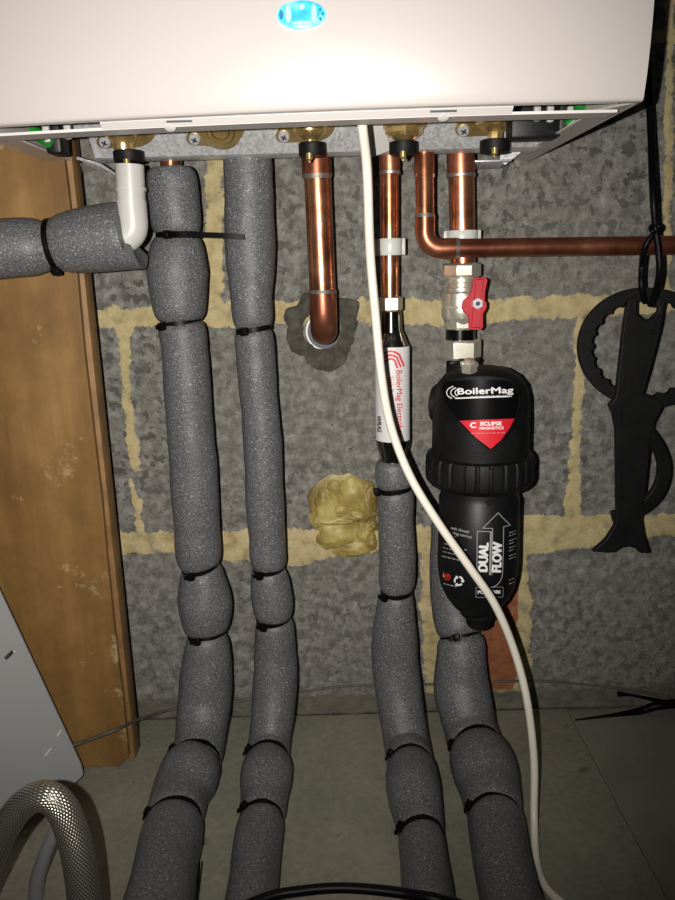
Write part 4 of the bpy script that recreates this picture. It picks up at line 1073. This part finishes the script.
# black strap ends at the right
bs = empty('black_strap', at(650, 708, -.02)); tag(bs, 'black strap with frayed split ends lying at the foot of the wall, right', 'strap')
P = path3([(575, 720, 2, None, .004), (610, 715.5, 4, None, .006), (640, 711, 8, -.012, None), (662, 705, 10, -.014, None), (720, 700, 12, -.014, None)])
MB().loft([p[:3] for p in P], [max(p[3], .0009) * .9 for p in P], 10).build('strap', M_tie, bs)
P = path3([(618, 694, 6, -.014, None), (630, 695, 3, -.014, None), (650, 699, 4, -.015, None), (675, 705, 7, -.016, None)])
MB().loft([p[:3] for p in P], [p[3] for p in P], 10).build('strap', M_tie, bs)

# ------------------------------------------------------------------ filter spanner hanging at right
YP = -.070
sp_ = empty('filter_spanner', at(635, 555, YP)); tag(sp_, 'black plastic ring spanner hanging from a black cord at the right', 'spanner')
def S(x, y, dy=0): return at(x, y, YP + dy)
def pxprism(o, y0, th, name, m=M_blackm, holes=None, bev=.0009):
    return MB().prism([S(x, y, y0) for x, y in o], (0, th, 0), [[S(x, y, y0) for x, y in h_] for h_ in (holes or [])]).build(name, m, sp_, smooth=30, bev=bev)
cx_, cy_ = 648, 348
outer = [(cx_ + 69 * math.cos(math.radians(a)), cy_ + 60.5 * math.sin(math.radians(a))) for a in range(0, 360, 4)]
inner = []
for i in range(180):
    a = math.radians(i * 2); t = (i * 2 / 15.0) % 1.0; bump_ = -1.5 if t < .3 else 1.0 * math.sin((t - .3) / .7 * PI)
    inner.append((cx_ + (55.5 + bump_) * math.cos(a), cy_ + (48 + bump_) * math.sin(a)))
pxprism(outer, .001, .007, 'ring_jaw', holes=[inner])
hd = [(628, 300), (634, 297), (662, 297), (666, 301), (661, 330), (652, 365), (643, 396), (658, 399), (664, 405), (655, 422), (651, 440), (647, 480), (644, 505), (642, 520), (644, 534), (650, 553), (641, 553.5), (636, 549), (629, 546.5), (620, 548), (614, 552.5), (607, 553), (593, 552), (606, 540), (614, 528), (617, 518), (616.5, 470), (616, 430), (613, 414), (609, 405), (616, 398), (619, 370), (624, 325)]
hole = [(637, 302), (658, 302), (659, 311), (651, 319), (645, 320), (637, 314)]
pxprism(hd, -.002, .006, 'handle', holes=[hole])
ins = [(631, 330), (654, 330), (640, 396), (638, 500), (622, 500), (622, 410)]
pxprism(ins, -.0028, .0012, 'grip_panel', bev=.0005)
arcp = catmull([(649, 432), (660, 449), (665, 468), (661, 488), (650, 503), (634, 513), (613, 518)], 6)
vv, ff = stroke2(arcp, [13 - 3.0 * abs(i / len(arcp) - .4) for i in range(len(arcp))]); h2 = len(vv) // 2
pxprism(vv[:h2] + vv[h2:][::-1], -.001, .006, 'hook_jaw')
# cord
cr_ = empty('hanging_rope', at(656, 228, -.10)); tag(cr_, 'knotted black cord hanging over the copper pipe and holding the ring spanner', 'cord')
P = path3([(646, -40, 7.5, -.040, None), (648, 60, 7.5, -.045, None), (651, 130, 7.5, -.060, None), (653, 190, 7.5, YD - .014, None), (655.5, 228, 6.5, YD - .016, None), (658.5, 250, 7, YD - .016, None), (659.5, 272, 7, -.092, None), (656, 292, 7, -.082, None), (650, 306, 6, -.076, None)])
MB().loft([p[:3] for p in P], [p[3] for p in P], 14).build('cord', M_tie, cr_)
P = path3([(654, 232, 5, YD - .014, None), (644.5, 248, 6.2, YD - .012, None), (642, 266, 6.2, YD - .002, None), (641.5, 286, 6.2, -.082, None), (645, 303, 5, -.078, None)])
MB().loft([p[:3] for p in P], [p[3] for p in P], 14).build('cord', M_tie, cr_)
kb = MB(); c_ = at(655, 229, YD - .017)
kb.loft(catmull([tuple(c_ + Vector((.0032 * math.cos(t), -.002 * math.sin(t * 2) , .0026 * math.sin(t)))) for t in [i / 8 * 2 * PI for i in range(8)]], 5, closed=True), .0019, 12, closed=True); kb.build('knot', M_tie, cr_)

# ------------------------------------------------------------------ pale panel leaning at left
C_ = at(87, 774, -.110); Tp = at(1, 590, -.106); Bl = atz(0, 838, .004)
pr_ = empty('metal_panel', C_); tag(pr_, 'pale grey enamelled metal panel with small slots leaning at the left edge', 'panel')
uu = (Tp - C_); vv_ = (Bl - C_)
def PP(a, b): return C_ + uu * a + vv_ * b
nrm = uu.cross(vv_).normalized()
if nrm.y > 0: nrm = -nrm
ol = [PP(.06, 0), PP(.02, .015), PP(.0, .05), PP(-.005, .12), PP(-.01, 1.35), PP(1.5, 1.35), PP(1.5, 0)]
pn = MB().prism(ol, -nrm * .006).build('sheet', M_panel, pr_, bev=.0015)
sl_ = MB()
uh = uu.normalized(); vh = (vv_ - uh * vv_.dot(uh)).normalized()
def onpanel(px, py):
    d = ray(px, py); t = (C_ - CAM).dot(nrm) / d.dot(nrm); return CAM + d * t
def slotp(px, py, L_, w_, angp, mt, name):
    c0 = onpanel(px, py); c1 = onpanel(px + 10 * math.cos(angp), py + 10 * math.sin(angp)); e_ = (c1 - c0).normalized(); f_ = nrm.cross(e_)
    MB().box(c0, (L_, w_, .0012), Matrix((e_, f_, nrm)).transposed(), .0003).build(name, mt, pn)
slotp(9, 655, .0085, .0035, math.radians(-42), M_cross, 'slot')
slotp(13, 652.5, .004, .002, math.radians(-42), M_whitelip, 'slot_edge')
slotp(59, 733, .007, .0012, math.radians(-55), M_whitelip, 'scratch')
slotp(48, 752, .008, .0015, math.radians(-50), M_whitelip, 'scratch')

# ------------------------------------------------------------------ braided hose and grey hose
hs = [(-60, 1010, 32, -.30), (-28, 905, 31, -.31), (-6, 850, 30, -.315), (9, 822, 29, -.317), (26, 802, 29, -.318), (45, 796, 30, -.32), (61, 807, 31, -.321), (72, 832, 32, -.323), (79, 862, 32, -.326), (85, 905, 33, -.33), (92, 980, 35, -.34), (95, 1080, 37, -.35)]
P = catmull([(*at(x, y, Y), mm(w, at(x, y, Y)) / 2) for x, y, w, Y in hs], 12)
tag(MB().loft([p[:3] for p in P], [p[3] for p in P], 48, up=(1, 0, 0)).build('braided_hose', M_braid, smooth=60), 'shiny stainless steel braided hose arching up at the bottom left corner', 'hose')
hs = [(45, 1000, 16, -.24), (36, 900, 15, -.23), (44, 858, 14, -.225), (60, 822, 13, -.22), (74, 800, 12, -.215), (95, 905, 1, -.2)][:5]
P = catmull([(*at(x, y, Y), mm(w, at(x, y, Y)) / 2) for x, y, w, Y in hs], 12)
tag(MB().loft([p[:3] for p in P], [p[3] for p in P], 24).build('grey_hose', M_greyhose, smooth=60), 'smooth grey hose seen through the arch of the braided hose', 'hose')

# ------------------------------------------------------------------ light: the phone flash beside the lens, faint room light
ld = bpy.data.lights.new('flash', 'SPOT'); lo_ = bpy.data.objects.new('flash', ld); COL.objects.link(lo_)
ld.energy = 20; ld.color = (1, .955, .89); ld.shadow_soft_size = .0022; ld.spot_size = math.radians(100); ld.spot_blend = 1.0
lo_.location = CAM + ROT @ Vector((-.026, .002, .004))
tgt = at(255, 340, 0); lo_.rotation_euler = (tgt - lo_.location).to_track_quat('-Z', 'Y').to_euler()
w = bpy.data.worlds.new('world'); SC.world = w; w.use_nodes = True
w.node_tree.nodes['Background'].inputs['Color'].default_value = (.55, .55, .6, 1); w.node_tree.nodes['Background'].inputs['Strength'].default_value = .035
vs_ = SC.view_settings; vs_.view_transform = 'Standard'; vs_.look = 'None'; vs_.gamma = 1; vs_.use_curve_mapping = False; vs_.exposure = 0
